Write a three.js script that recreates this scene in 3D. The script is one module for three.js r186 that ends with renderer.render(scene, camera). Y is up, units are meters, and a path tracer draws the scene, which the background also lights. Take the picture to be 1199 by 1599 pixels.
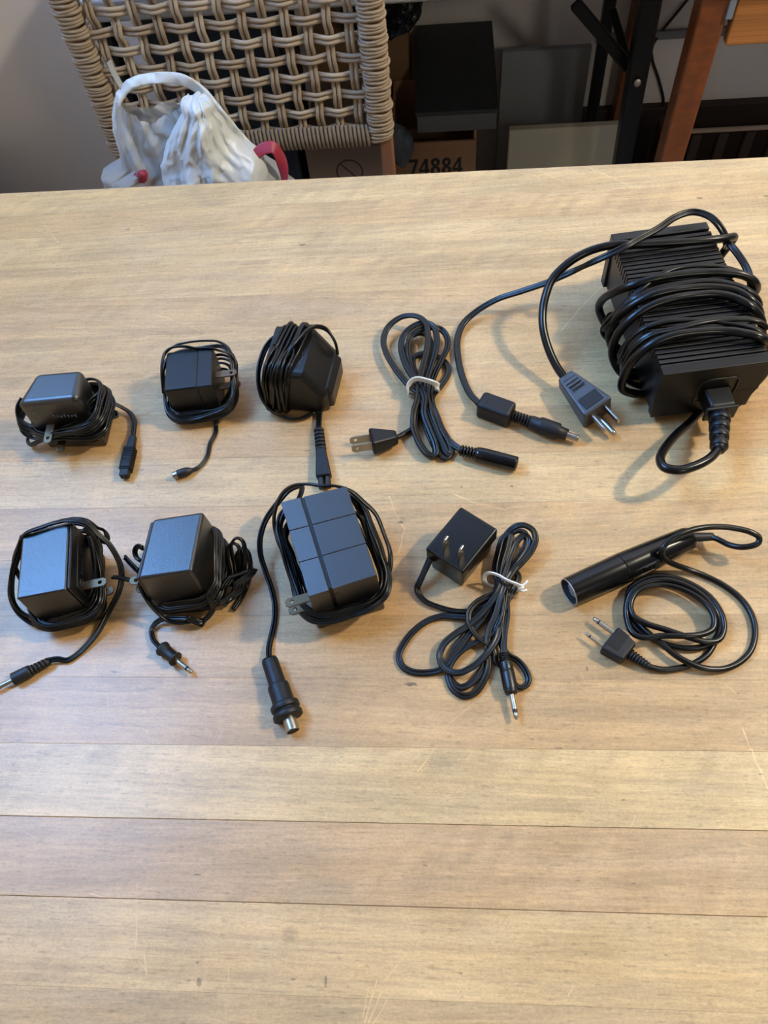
import * as THREE from 'three';
import { RoundedBoxGeometry } from 'three/addons/geometries/RoundedBoxGeometry.js';
import { mergeGeometries } from 'three/addons/utils/BufferGeometryUtils.js';

// ---------------------------------------------------------------- camera, sky, lamp, exposure
const TABLE_Y = 0.74;                       // height of the table top above the floor
const camera = new THREE.PerspectiveCamera(67.303, 1199 / 1599, 0.02, 30);
camera.position.set(0, TABLE_Y + 520.0 / 1000, 0);
camera.up.set(0.012445, 0.506946, -0.861888);
camera.lookAt(-0.0796092, TABLE_Y + 520.0 / 1000 - 0.8587161, -0.5062303);
const scene = new THREE.Scene();
const SKY = new THREE.Color().setRGB(0.18, 0.45, 1.0);
scene.background = SKY;
scene.backgroundIntensity = 24;
const LAMP_AT = [1400, 1560, -540], LAMP_POWER = 7.4;   // opal globe hanging to the right behind the table (mm from the table top)
const LAMP2_AT = [950, 1050, 1100], LAMP2_POWER = 1.0;     // a smaller globe in the near part of the room, behind the viewer
const LAMP_COLOR = new THREE.Color().setRGB(1.0, 0.91, 0.72);
const renderer = new THREE.WebGLRenderer({ antialias: true });
renderer.toneMapping = THREE.LinearToneMapping;
renderer.toneMappingExposure = 1.46;
renderer.shadowMap.enabled = true;

// ---------------------------------------------------------------- helpers (all shapes in mm, origin on the table top below the camera)
let seed = 7;
const rnd = () => { seed = (seed * 1664525 + 1013904223) >>> 0; return seed / 4294967296; };
const hash = (x, y, s) => { let h = Math.imul(x | 0, 374761393) ^ Math.imul(y | 0, 668265263) ^ Math.imul(s | 0, 2246822519); h = Math.imul(h ^ (h >>> 13), 1274126177); h ^= h >>> 16; return (h >>> 0) / 4294967296; };
const sm = (t) => t * t * (3 - 2 * t);
function vnoise(x, y, s) {
  const xi = Math.floor(x), yi = Math.floor(y), u = sm(x - xi), v = sm(y - yi);
  const a = hash(xi, yi, s), b = hash(xi + 1, yi, s), c = hash(xi, yi + 1, s), d = hash(xi + 1, yi + 1, s);
  return a + (b - a) * u + (c - a) * v + (a - b - c + d) * u * v;
}
const V3 = (a) => new THREE.Vector3(a[0], a[1], a[2]);
const used = {};
const numbered = (n) => { used[n] = (used[n] || 0) + 1; return used[n] === 1 ? n : n + '_' + String(used[n] - 1).padStart(3, '0'); };
const baseOf = new WeakMap();
function info(o, label, category, group, kind) {
  if (label) o.userData.label = label;
  if (category) o.userData.category = category;
  if (group) o.userData.group = group;
  if (kind) o.userData.kind = kind;
  return o;
}
function thing(name, label, category, at, group) {
  const o = new THREE.Group(); o.name = numbered(name);
  o.position.set(at[0] / 1000, TABLE_Y + at[1] / 1000, at[2] / 1000);
  baseOf.set(o, at); scene.add(o);
  return info(o, label, category, group);
}
const clean = (g) => { const q = g.index ? g.toNonIndexed() : g.clone(); for (const k of Object.keys(q.attributes)) if (k !== 'position' && k !== 'normal') q.deleteAttribute(k); return q; };
const join = (list) => (list.length === 1 ? list[0] : mergeGeometries(list.map(clean)));
function part(name, geos, material, parent, label, kind) {
  const g = join([].concat(geos)).clone(), b = baseOf.get(parent);
  g.translate(-b[0], -b[1], -b[2]).scale(0.001, 0.001, 0.001);
  const m = new THREE.Mesh(g, material); m.name = name; m.castShadow = m.receiveShadow = true;
  baseOf.set(m, b); parent.add(m);
  return info(m, label, null, null, kind);
}
function solo(name, label, category, geos, material, at, kind) {
  const g = join([].concat(geos)).clone();
  g.translate(-at[0], -at[1], -at[2]).scale(0.001, 0.001, 0.001);
  const m = new THREE.Mesh(g, material); m.name = numbered(name); m.castShadow = m.receiveShadow = true;
  m.position.set(at[0] / 1000, TABLE_Y + at[1] / 1000, at[2] / 1000); baseOf.set(m, at); scene.add(m);
  return info(m, label, category, null, kind);
}
// frames
function frame(o, x, y) {
  const X = V3(x).normalize(), Y = V3(y), Z = new THREE.Vector3().crossVectors(X, Y).normalize(); Y.crossVectors(Z, X).normalize();
  const m = new THREE.Matrix4().makeBasis(X, Y, Z).setPosition(o[0], o[1], o[2]);
  return { m, p: (a, b, c) => new THREE.Vector3(a, b, c).applyMatrix4(m).toArray(), dir: (a, b, c) => new THREE.Vector3(a, b, c).transformDirection(m).toArray(), put: (g) => g.clone().applyMatrix4(m) };
}
function axis(a, b, up = [0, 1, 0]) {                    // y runs from a to b
  const Y = V3(b).sub(V3(a)).normalize(), X = new THREE.Vector3().crossVectors(Y, V3(up)); if (X.lengthSq() < 1e-6) X.set(1, 0, 0);
  const f = frame(a, X.toArray(), Y.toArray()); f.len = V3(b).distanceTo(V3(a)); return f;
}
function boxFrame(q, extra = 0) {                         // q: the four top corners (back left, back right, front right, front left)
  const c = [0, 0, 0]; for (const p of q) for (let i = 0; i < 3; i++) c[i] += p[i] / 4;
  const sub = (a, b) => V3(a).sub(V3(b));
  const ex = sub(q[1], q[0]).add(sub(q[2], q[3])), ez = sub(q[3], q[0]).add(sub(q[2], q[1]));
  const w = ex.length() / 2, d = ez.length() / 2;
  ex.normalize(); ez.normalize();
  const z2 = new THREE.Vector3().crossVectors(ex, new THREE.Vector3(0, 1, 0)), mid = z2.add(ez).setY(0).normalize();
  const x = new THREE.Vector3().crossVectors(new THREE.Vector3(0, 1, 0), mid);
  const f = frame([c[0], 0, c[2]], x.toArray(), [0, 1, 0]); f.w = w + extra; f.d = d + extra; f.h = c[1]; return f;
}
// shapes
const rbox = (w, h, d, r = 1, s = 3) => new RoundedBoxGeometry(w, h, d, s, Math.min(r, w / 2, h / 2, d / 2));
const box = (x0, x1, y0, y1, z0, z1, r = 0.8, s = 2) => rbox(x1 - x0, y1 - y0, z1 - z0, r, s).translate((x0 + x1) / 2, (y0 + y1) / 2, (z0 + z1) / 2);
const lathe = (pr, n = 28) => new THREE.LatheGeometry(pr.map(([r, y]) => new THREE.Vector2(Math.max(r, 0.001), y)), n);
function bend(g, fn) { const p = g.attributes.position, v = new THREE.Vector3(); for (let i = 0; i < p.count; i++) { v.fromBufferAttribute(p, i); fn(v); p.setXYZ(i, v.x, v.y, v.z); } g.computeVertexNormals(); return g; }
function frustum(w, h, d, r, kx, kz, s = 4) {            // stands on y = 0; kx, kz scale the bottom
  const g = rbox(w, h, d, r, s).translate(0, h / 2, 0), p = g.attributes.position, n = g.attributes.normal;
  for (let i = 0; i < p.count; i++) { const t = 1 - p.getY(i) / h; p.setX(i, p.getX(i) * (1 + (kx - 1) * t)); p.setZ(i, p.getZ(i) * (1 + (kz - 1) * t)); }
  void n; return g;
}
// a rounded block fitted between four top corners (back left, back right, front right, front left) and the same corners at height y0, scaled by k
function block(q, { k = 1.04, y0 = 0, r = 3, s = 5, t0 = 0, t1 = 1, lift = 0, u0 = 0, u1 = 1, w0 = 0, w1 = 1 } = {}) {
  const mean = (i) => q.reduce((a, p) => a + p[i], 0) / 4, cx = mean(0), cz = mean(2), h = mean(1), ex = Math.hypot(q[1][0] - q[0][0], q[1][2] - q[0][2]), ez = Math.hypot(q[3][0] - q[0][0], q[3][2] - q[0][2]);
  const g = rbox(ex * (u1 - u0), (h - y0) * (t1 - t0), ez * (w1 - w0), r, s), p = g.attributes.position, n = g.attributes.normal, X = V3(q[1]).sub(V3(q[0])).add(V3(q[2])).sub(V3(q[3])).normalize(), Z = V3(q[3]).sub(V3(q[0])).add(V3(q[2])).sub(V3(q[1])).normalize(), nv = new THREE.Vector3();
  for (let i = 0; i < p.count; i++) {
    const u = u0 + (u1 - u0) * (p.getX(i) / (ex * (u1 - u0)) + 0.5), w = w0 + (w1 - w0) * (p.getZ(i) / (ez * (w1 - w0)) + 0.5), t = t0 + (t1 - t0) * (p.getY(i) / ((h - y0) * (t1 - t0)) + 0.5), sc = k + (1 - k) * t;
    let x = 0, y = 0, z = 0; [[(1 - u) * (1 - w), q[0]], [u * (1 - w), q[1]], [u * w, q[2]], [(1 - u) * w, q[3]]].forEach(([f, c]) => { x += f * c[0]; y += f * c[1]; z += f * c[2]; });
    p.setXYZ(i, cx + (x - cx) * sc, y0 + (y - y0) * t + lift, cz + (z - cz) * sc);
    nv.set(0, n.getY(i), 0).addScaledVector(X, n.getX(i)).addScaledVector(Z, n.getZ(i)).normalize(); n.setXYZ(i, nv.x, nv.y, nv.z);
  }
  return g;
}
const roundProfile = (r, n = 10) => Array.from({ length: n }, (_, i) => [r * Math.cos(i / n * 2 * Math.PI), r * Math.sin(i / n * 2 * Math.PI)]);
function zipProfile(r) {                                  // two round leads side by side
  const q = [];
  for (let i = 0; i <= 8; i++) { const a = (-142 + i * 35.5) * Math.PI / 180; q.push([r * 0.96 + r * Math.cos(a), r * Math.sin(a)]); }
  for (let i = 0; i <= 8; i++) { const a = (38 + i * 35.5) * Math.PI / 180; q.push([-r * 0.96 + r * Math.cos(a), r * Math.sin(a)]); }
  return q;
}
const flatProfile = (w, t) => { const q = []; for (let i = 0; i < 12; i++) { const a = i / 12 * 2 * Math.PI, c = Math.cos(a), s = Math.sin(a); q.push([Math.sign(c) * Math.pow(Math.abs(c), 0.5) * w / 2, Math.sign(s) * Math.pow(Math.abs(s), 0.5) * t / 2]); } return q; };
function sweep(pts, profile, { step = 1.8, roll = 0, twist = 0, floor = null, closed = false, scale = null } = {}) {
  const curve = new THREE.CatmullRomCurve3(pts.map(V3), closed, 'centripetal'); curve.arcLengthDivisions = pts.length * 24;
  const n = Math.max(8, Math.ceil(curve.getLength() / step)), P = curve.getSpacedPoints(n), m = profile.length, pos = [], idx = [];
  if (floor !== null) for (const p of P) p.y = Math.max(p.y, floor);
  let side = null; const T = new THREE.Vector3(), up = new THREE.Vector3(0, 1, 0), X = new THREE.Vector3(), Y = new THREE.Vector3();
  for (let i = 0; i <= n; i++) {
    const a = closed ? P[(i - 1 + n) % n] : P[Math.max(0, i - 1)], b = closed ? P[(i + 1) % n] : P[Math.min(n, i + 1)]; T.subVectors(b, a).normalize();
    const s = new THREE.Vector3().crossVectors(T, up), w = Math.min(1, s.length() / 0.4);
    if (!side) side = s.lengthSq() > 1e-6 ? s.clone().normalize() : new THREE.Vector3(1, 0, 0);
    side.addScaledVector(T, -side.dot(T)).normalize();
    if (s.lengthSq() > 1e-6) { s.normalize(); if (s.dot(side) < 0) s.negate(); side.lerp(s, w * w * 0.6); if (side.lengthSq() < 1e-4) side.copy(s); side.addScaledVector(T, -side.dot(T)).normalize(); }
    Y.crossVectors(side, T).normalize();
    const r = (typeof roll === 'function' ? roll(i / n) : roll) + twist * Math.sin(i / n * 17 + 1), c = Math.cos(r), q = Math.sin(r), k = scale ? scale(i / n) : 1;
    for (const [u, v] of profile) { X.copy(P[i]).addScaledVector(side, (u * c - v * q) * k).addScaledVector(Y, (u * q + v * c) * k); pos.push(X.x, X.y, X.z); }
  }
  for (let i = 0; i < n; i++) for (let j = 0; j < m; j++) { const a = i * m + j, b = i * m + (j + 1) % m; idx.push(a, b, a + m, b, b + m, a + m); }
  if (!closed) for (const e of [0, n]) { const c = pos.length / 3; pos.push(P[e].x, P[e].y, P[e].z); for (let j = 0; j < m; j++) { const a = e * m + j, b = e * m + (j + 1) % m; e ? idx.push(a, b, c) : idx.push(b, a, c); } }
  const g = new THREE.BufferGeometry(); g.setAttribute('position', new THREE.Float32BufferAttribute(pos, 3)); g.setIndex(idx); g.computeVertexNormals();
  const pp = g.attributes.normal; // make sure that the faces look outwards
  const q0 = new THREE.Vector3().fromBufferAttribute(g.attributes.position, Math.floor(n / 2) * m).sub(P[Math.floor(n / 2)]), n0 = new THREE.Vector3().fromBufferAttribute(pp, Math.floor(n / 2) * m);
  if (q0.dot(n0) < 0) { const ix = g.index.array; for (let i = 0; i < ix.length; i += 3) { const t = ix[i]; ix[i] = ix[i + 1]; ix[i + 1] = t; } g.computeVertexNormals(); }
  return g;
}
function rrect(a, hx, hz, cr) {                           // a point of a rounded rectangle, by angle
  const c = Math.cos(a), s = Math.sin(a), ix = hx - cr, iz = hz - cr;
  let lo = 0, hi = (hx + hz) * 2;
  for (let i = 0; i < 26; i++) { const t = (lo + hi) / 2, px = Math.abs(c * t) - ix, pz = Math.abs(s * t) - iz; const dd = Math.hypot(Math.max(px, 0), Math.max(pz, 0)) + Math.min(Math.max(px, pz), 0) - cr; dd > 0 ? (hi = t) : (lo = t); }
  return [c * lo, s * lo];
}
// turns of cord round a box: list of {m margin, y height, tx, tz tilt, n turns}
function windings(f, hx, hz, turns, { from = 0, cr = 8, ox = 0, oz = 0, step = 20, wob = 1 } = {}) {
  const out = [], S = 22; let a = from;
  turns.forEach((t, k) => {
    const nx = turns[Math.min(k + 1, turns.length - 1)];
    for (let i = 0; i < S; i++) {
      const u = i / S, e = sm(u), m = t.m + (nx.m - t.m) * e, y = t.y + (nx.y - t.y) * e, tx = (t.tx || 0) + ((nx.tx || 0) - (t.tx || 0)) * e, tz = (t.tz || 0) + ((nx.tz || 0) - (t.tz || 0)) * e;
      const ang = a + u * 2 * Math.PI, mm = m + wob * 0.8 * (vnoise(ang * 1.3 + k * 9, k * 3.1, 5) - 0.5) * 2 + wob * 0.5 * Math.sin(ang * 2 + k);
      const [x, z] = rrect(ang, hx + mm, hz + mm, cr + m);
      const ux = Math.cos(ang), uz = Math.sin(ang);
      out.push(f.p(x + ox, Math.max(1.5, y + tx * ux + tz * uz + wob * (vnoise(ang * 1.1 + k * 7, k * 1.7, 8) - 0.5) * 3), z + oz));
    }
    a += 2 * Math.PI; a -= 2 * Math.PI;
  });
  void step; return out;
}
function blade(f, w = 6.35, L = 16, t = 1.5, hole = true) { // along y from 0 to L, width on x
  const s = new THREE.Shape(); s.moveTo(-w / 2, -2); s.lineTo(w / 2, -2); s.lineTo(w / 2, L - 2); s.lineTo(w / 2 - 1.6, L); s.lineTo(-w / 2 + 1.6, L); s.lineTo(-w / 2, L - 2); s.closePath();
  if (hole) { const h = new THREE.Path(); h.absarc(0, L - 4.6, 1.6, 0, Math.PI * 2, true); s.holes.push(h); }
  return f.put(new THREE.ExtrudeGeometry(s, { depth: t - 0.4, bevelEnabled: true, bevelSize: 0.2, bevelThickness: 0.2, bevelSegments: 2, curveSegments: 10 }).translate(0, 0, -(t - 0.4) / 2));
}
const ribs = (r0, r1, L, n, dip = 0.7, y0 = 0) => { const q = []; for (let i = 0; i < n; i++) { const a = y0 + L * i / n, b = y0 + L * (i + 1) / n, ra = r0 + (r1 - r0) * i / n, w = b - a; q.push([ra * dip, a], [ra * dip, a + w * 0.38], [ra, a + w * 0.42], [ra, b - w * 0.04], [ra * dip, b]); } return q; };

// ---------------------------------------------------------------- materials
const Phys = (o) => new THREE.MeshPhysicalMaterial(o);
const Std = (o) => new THREE.MeshStandardMaterial(o);
function noiseTexture(n, fn, rep = 1, srgb = false) {
  const d = new Uint8Array(n * n * 4);
  for (let y = 0; y < n; y++) for (let x = 0; x < n; x++) { const c = fn(x, y), i = (y * n + x) * 4; if (Array.isArray(c)) { d[i] = c[0]; d[i + 1] = c[1]; d[i + 2] = c[2]; } else d[i] = d[i + 1] = d[i + 2] = c; d[i + 3] = 255; }
  const t = new THREE.DataTexture(d, n, n); t.wrapS = t.wrapT = THREE.RepeatWrapping; t.magFilter = t.minFilter = THREE.LinearFilter; t.repeat.set(rep, rep); if (srgb) t.colorSpace = THREE.SRGBColorSpace; t.needsUpdate = true; return t;
}
const wrapN = (x, y, k, s) => { const X = x % k; return vnoise(X, y % k, s); };
const grainBump = noiseTexture(256, (x, y) => {            // moulded pebble grain
  let m = 9; const cx = Math.floor(x / 4), cy = Math.floor(y / 4);
  for (let j = -1; j <= 1; j++) for (let i = -1; i <= 1; i++) { const a = (cx + i + 64) % 64, c = (cy + j + 64) % 64, px = (cx + i + 0.15 + 0.7 * hash(a, c, 3)) * 4, py = (cy + j + 0.15 + 0.7 * hash(a, c, 4)) * 4; m = Math.min(m, Math.hypot(x + 0.5 - px, y + 0.5 - py) * (0.8 + 0.4 * hash(a, c, 5))); }
  return 255 * Math.max(0, 1 - m / 3.4);
}, 1);
const M = {
  shell: Phys({ color: 0x0a0b0e, roughness: 0.35, ior: 1.75, bumpMap: grainBump, bumpScale: 0.00006 }),
  shellSmooth: Phys({ color: 0x08090c, roughness: 0.4, ior: 1.46 }),
  shellWarm: Phys({ color: 0x0a090a, roughness: 0.46, ior: 1.36 }),
  gloss: Phys({ color: 0x050506, roughness: 0.22, ior: 1.45 }),
  cord: Phys({ color: 0x040507, roughness: 0.3, ior: 1.42 }),
  cordSoft: Phys({ color: 0x060606, roughness: 0.36, ior: 1.42 }),
  cordThick: Phys({ color: 0x040507, roughness: 0.29, ior: 1.42 }),
  rubber: Phys({ color: 0x0b0c10, roughness: 0.5, ior: 1.44 }),
  plugGrey: Phys({ color: 0x22242c, roughness: 0.38, ior: 1.7 }),
  fins: Phys({ color: 0x06070b, roughness: 0.4, ior: 1.42, bumpMap: grainBump, bumpScale: 0.00002 }),
  nickel: Std({ color: 0xa5a098, metalness: 1, roughness: 0.28 }),
  tarnish: Std({ color: 0x62523f, metalness: 1, roughness: 0.45 }),
  brownBlade: Std({ color: 0x6b5542, metalness: 0.8, roughness: 0.45 }),
  jackBlack: Std({ color: 0x0a0b0e, roughness: 0.36 }),
  lining: Std({ color: 0x0a0a0a, roughness: 0.85 }),
  insulator: Std({ color: 0x0a0a0a, roughness: 0.5 }),
  hole: Std({ color: 0x050505, roughness: 0.9 }),
  whiteRubber: Std({ color: 0xd9d4c8, roughness: 0.6 }),
  whiteTie: Std({ color: 0xe2e3e6, roughness: 0.55 }),
  mesh: Std({ color: 0x8b8f96, metalness: 0.6, roughness: 0.5 }),
  rimEdge: Std({ color: 0x9a948c, metalness: 0.5, roughness: 0.4 }),
};

// ---------------------------------------------------------------- the room
const mWall = Std({ color: 0xe6e0da, roughness: 0.85, map: null });
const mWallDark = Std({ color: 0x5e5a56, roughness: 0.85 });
const mFloor = Std({ color: 0x6d665f, roughness: 0.7 });
const FLOOR = -740, CEIL = 2720, XL = -1160, XR = 2000, ZB = -1700, ZF = 1600, WT = 100;
const plain = (x0, x1, y0, y1, z0, z1) => new THREE.BoxGeometry(x1 - x0, y1 - y0, z1 - z0).translate((x0 + x1) / 2, (y0 + y1) / 2, (z0 + z1) / 2);
function structure(name, geos, m) { const o = solo(name, null, null, geos, m, [0, FLOOR, 0], 'structure'); return o; }
structure('floor', plain(XL - WT, XR + WT, FLOOR - WT, FLOOR, ZB - WT, ZF + WT), mFloor);
structure('ceiling', plain(XL - WT, XR + WT, CEIL, CEIL + WT, ZB - WT, ZF + WT), Std({ color: 0x6e6962, roughness: 0.9 }));
structure('wall_back', plain(XL - WT, XR + WT, FLOOR, CEIL, ZB - WT, ZB), mWall);
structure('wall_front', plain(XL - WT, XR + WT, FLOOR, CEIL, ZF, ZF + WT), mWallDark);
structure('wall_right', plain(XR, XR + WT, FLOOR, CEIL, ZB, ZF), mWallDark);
// the window to the left, open to the sky
const W0 = -1330, W1 = -200, WY0 = 1220, WY1 = 2560;
structure('wall_left', [plain(XL - WT, XL, FLOOR, WY0, ZB, ZF), plain(XL - WT, XL, WY1, CEIL, ZB, ZF), plain(XL - WT, XL, WY0, WY1, ZB, W0), plain(XL - WT, XL, WY0, WY1, W1, ZF)], mWall);
const mFrame = Std({ color: 0xd8d5ce, roughness: 0.5 });
structure('window_1', [box(XL - 70, XL - 20, WY0, WY0 + 45, W0, W1, 3), box(XL - 70, XL - 20, WY1 - 45, WY1, W0, W1, 3), box(XL - 70, XL - 20, WY0, WY1, W0, W0 + 45, 3), box(XL - 70, XL - 20, WY0, WY1, W1 - 45, W1, 3), box(XL - 65, XL - 25, WY0, WY1, -750, -710, 3), box(XL - 100, XL + 40, WY0 - 30, WY0, W0 - 30, W1 + 30, 4)], mFrame);

// two opal globes on rods
function globeLamp(label, [x, y, z], r, power, soft, glow) {
  const t = thing('pendant_lamp', label, 'lamp', [x, y, z]);
  part('globe', new THREE.SphereGeometry(r, 40, 28).translate(x, y, z), Std({ color: 0xf4efe4, emissive: LAMP_COLOR, emissiveIntensity: glow, roughness: 0.4 }), t).castShadow = false;
  part('rod', lathe([[7, r - 5], [7, CEIL - y - 30], [0.01, CEIL - y - 30]]).translate(x, y, z), M.nickel, t);
  part('ceiling_rose', lathe([[9, CEIL - y - 40], [50, CEIL - y - 20], [55, CEIL - y], [0.01, CEIL - y]]).translate(x, y, z), M.nickel, t);
  const l = new THREE.PointLight(LAMP_COLOR, power, 0, 2); l.name = 'lamp_light'; l.castShadow = true; l.shadow.radius = soft; l.shadow.mapSize.set(2048, 2048); l.shadow.bias = -0.0005; t.add(l);
}
globeLamp('opal glass globe lamp hanging right of the table', LAMP_AT, 90, LAMP_POWER, 3.4, 5);
globeLamp('smaller opal globe lamp hanging in the near part of the room', LAMP2_AT, 100, LAMP2_POWER, 4.8, 3);

// ---------------------------------------------------------------- the table of maple strips
const TX0 = -560, TX1 = 464, TTH = 42;
const edges = [-721.4, -682, -645.6, -598.8, -550.1, -502.8, -455.5, -408.2, -360.9, -313.7, -266.3, -219.1, -171.8, -124.5, -77.2, -29.9, 17.4, 64.5, 112];
// tone of each strip [r, g, b] sRGB, gap to the next strip, figure strength
const strips = [[[189, 156, 108], 0.25], [[186, 151, 104], 0.2], [[188, 155, 108], 0.2], [[185, 151, 105], 0.35], [[181, 147, 103], 0.3], [[185, 151, 105], 0.3], [[186, 151, 105], 0.3], [[181, 144, 98], 0.35], [[190, 156, 108], 0.45], [[182, 146, 100], 0.3], [[180, 144, 99], 0.35], [[177, 141, 96], 0.45], [[178, 142, 97], 0.45], [[193, 160, 111], 0.6], [[181, 146, 103], 1.0], [[192, 158, 110], 0.3], [[184, 151, 106], 0.3], [[188, 155, 108], 0.3]];
// marks: scratches (pale lines) and dark specks, in mm on the table
const scratches = [
  [[-276.2, 0, -530.2], [-261.2, 0, -523.7], 1], [[-261.2, 0, -523.7], [-227.3, 0, -506.6], 0.8], [[154.4, 0, -554.2], [130.5, 0, -527.6], 0.9], [[130.5, 0, -527.6], [103.6, 0, -491.1], 1],
  [[-45, 0, -321.4], [-36.7, 0, -298.1], 1], [[-36.7, 0, -298.1], [-31.7, 0, -291.8], 1], [[-31.7, 0, -291.8], [-36.2, 0, -269.8], 0.7], [[6.2, 0, -323.1], [22.5, 0, -313.8], 0.8], [[22.5, 0, -313.8], [47.2, 0, -307], 0.6],
  [[190.8, 0, -140.7], [193.8, 0, -125.9], 1.2], [[193.8, 0, -125.9], [199.3, 0, -101.6], 1.2], [[153.1, 0, -717.9], [192.9, 0, -684.3], 0.9], [[102.5, 0, -715.4], [125.2, 0, -697.2], 0.6],
  [[-49, 0, 28.8], [-43.1, 0, 8.2], 0.9], [[-46.8, 0, 28.7], [-40, 0, 13.7], 0.9], [[-50.5, 0, 27], [-48.2, 0, 11.5], 0.6], [[-44.6, 0, 29.3], [-36.2, 0, 17.4], 0.7], [[-186.8, 0, 2.7], [-180.3, 0, 7.5], 0.4],
  [[-244, 0, -167.6], [-236, 0, -143.7], 0.5], [[65.4, 0, 12.6], [69, 0, 7.8], 0.8], [[-20.3, 0, -109], [-8.5, 0, -125.6], 0.5], [[0.2, 0, -140.6], [16.9, 0, -154.7], 0.4], [[-38.3, 0, 8], [-24, 0, -8.5], 0.4],
  [[-54.5, 0, -528.4], [-0.9, 0, -524.3], 0.3], [[-79, 0, -537.8], [-24.5, 0, -510.8], 0.35], [[-426.3, 0, -672.4], [-397.2, 0, -635.8], 0.5], [[-411.2, 0, -546.6], [-369.8, 0, -542.9], 0.6], [[-189.2, 0, -3.8], [-195.3, 0, -38.6], 0.35], [[-183.5, 0, -0.7], [-180.4, 0, 9.1], 0.6],
  [[-67.6, 0, -194.9], [-54.8, 0, -219.5], 0.4], [[46.5, 0, -531.8], [5.5, 0, -559], 0.3], [[-224.6, 0, -32.5], [-209.5, 0, -29.6], 1.3], [[-194.4, 0, -30], [-192.7, 0, -29.7], 1.3], [[90.6, 0, -176.6], [94, 0, -167.6], 0.4],
].map(([a, b, k]) => [a[0], a[2], b[0], b[2], k]);
const specks = [
  [[-139.6, 0, -618.8], 3.4, 2.2, 0.4], [[-25.6, 0, -167.8], 5, 1.6, 0.6], [[52.6, 0, -328.9], 1.6, 1, 0.5], [[254.7, 0, -663.3], 4, 1.6, 0.5], [[-35.2, 0, -297.4], 2.6, 1.6, 0.5], [[-147.7, 0, 12.3], 2, 3, 0.35], [[-73, 0, 9.1], 1, 3.6, 0.35], [[-326.6, 0, -653.1], 3, 1.5, 0.35], [[318.6, 0, -661.8], 4, 2, 0.4],
  [[-96.3, 0, -13.8], 6, 5, 0.16], [[12.7, 0, -329], 1.5, 1, 0.3], [[-150.4, 0, 2.3], 1.5, 0.8, 0.4], [[-239.6, 0, -175.7], 1.8, 0.7, 0.5], [[-115.1, 0, -366.7], 4, 1, 0.3], [[163, 0, -408.3], 5, 1, 0.25], [[-157.7, 0, -44.9], 3, 0.5, 0.5], [[72, 0, -125.3], 3, 0.6, 0.45], [[95.6, 0, -179.4], 1, 2.2, 0.4], [[-126.4, 0, -29.6], 1.2, 0.5, 0.4], [[-440.6, 0, -715.3], 1.3, 1, 0.3],
].map(([p, a, b, k]) => [p[0], p[2], a, b, k]);
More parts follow.
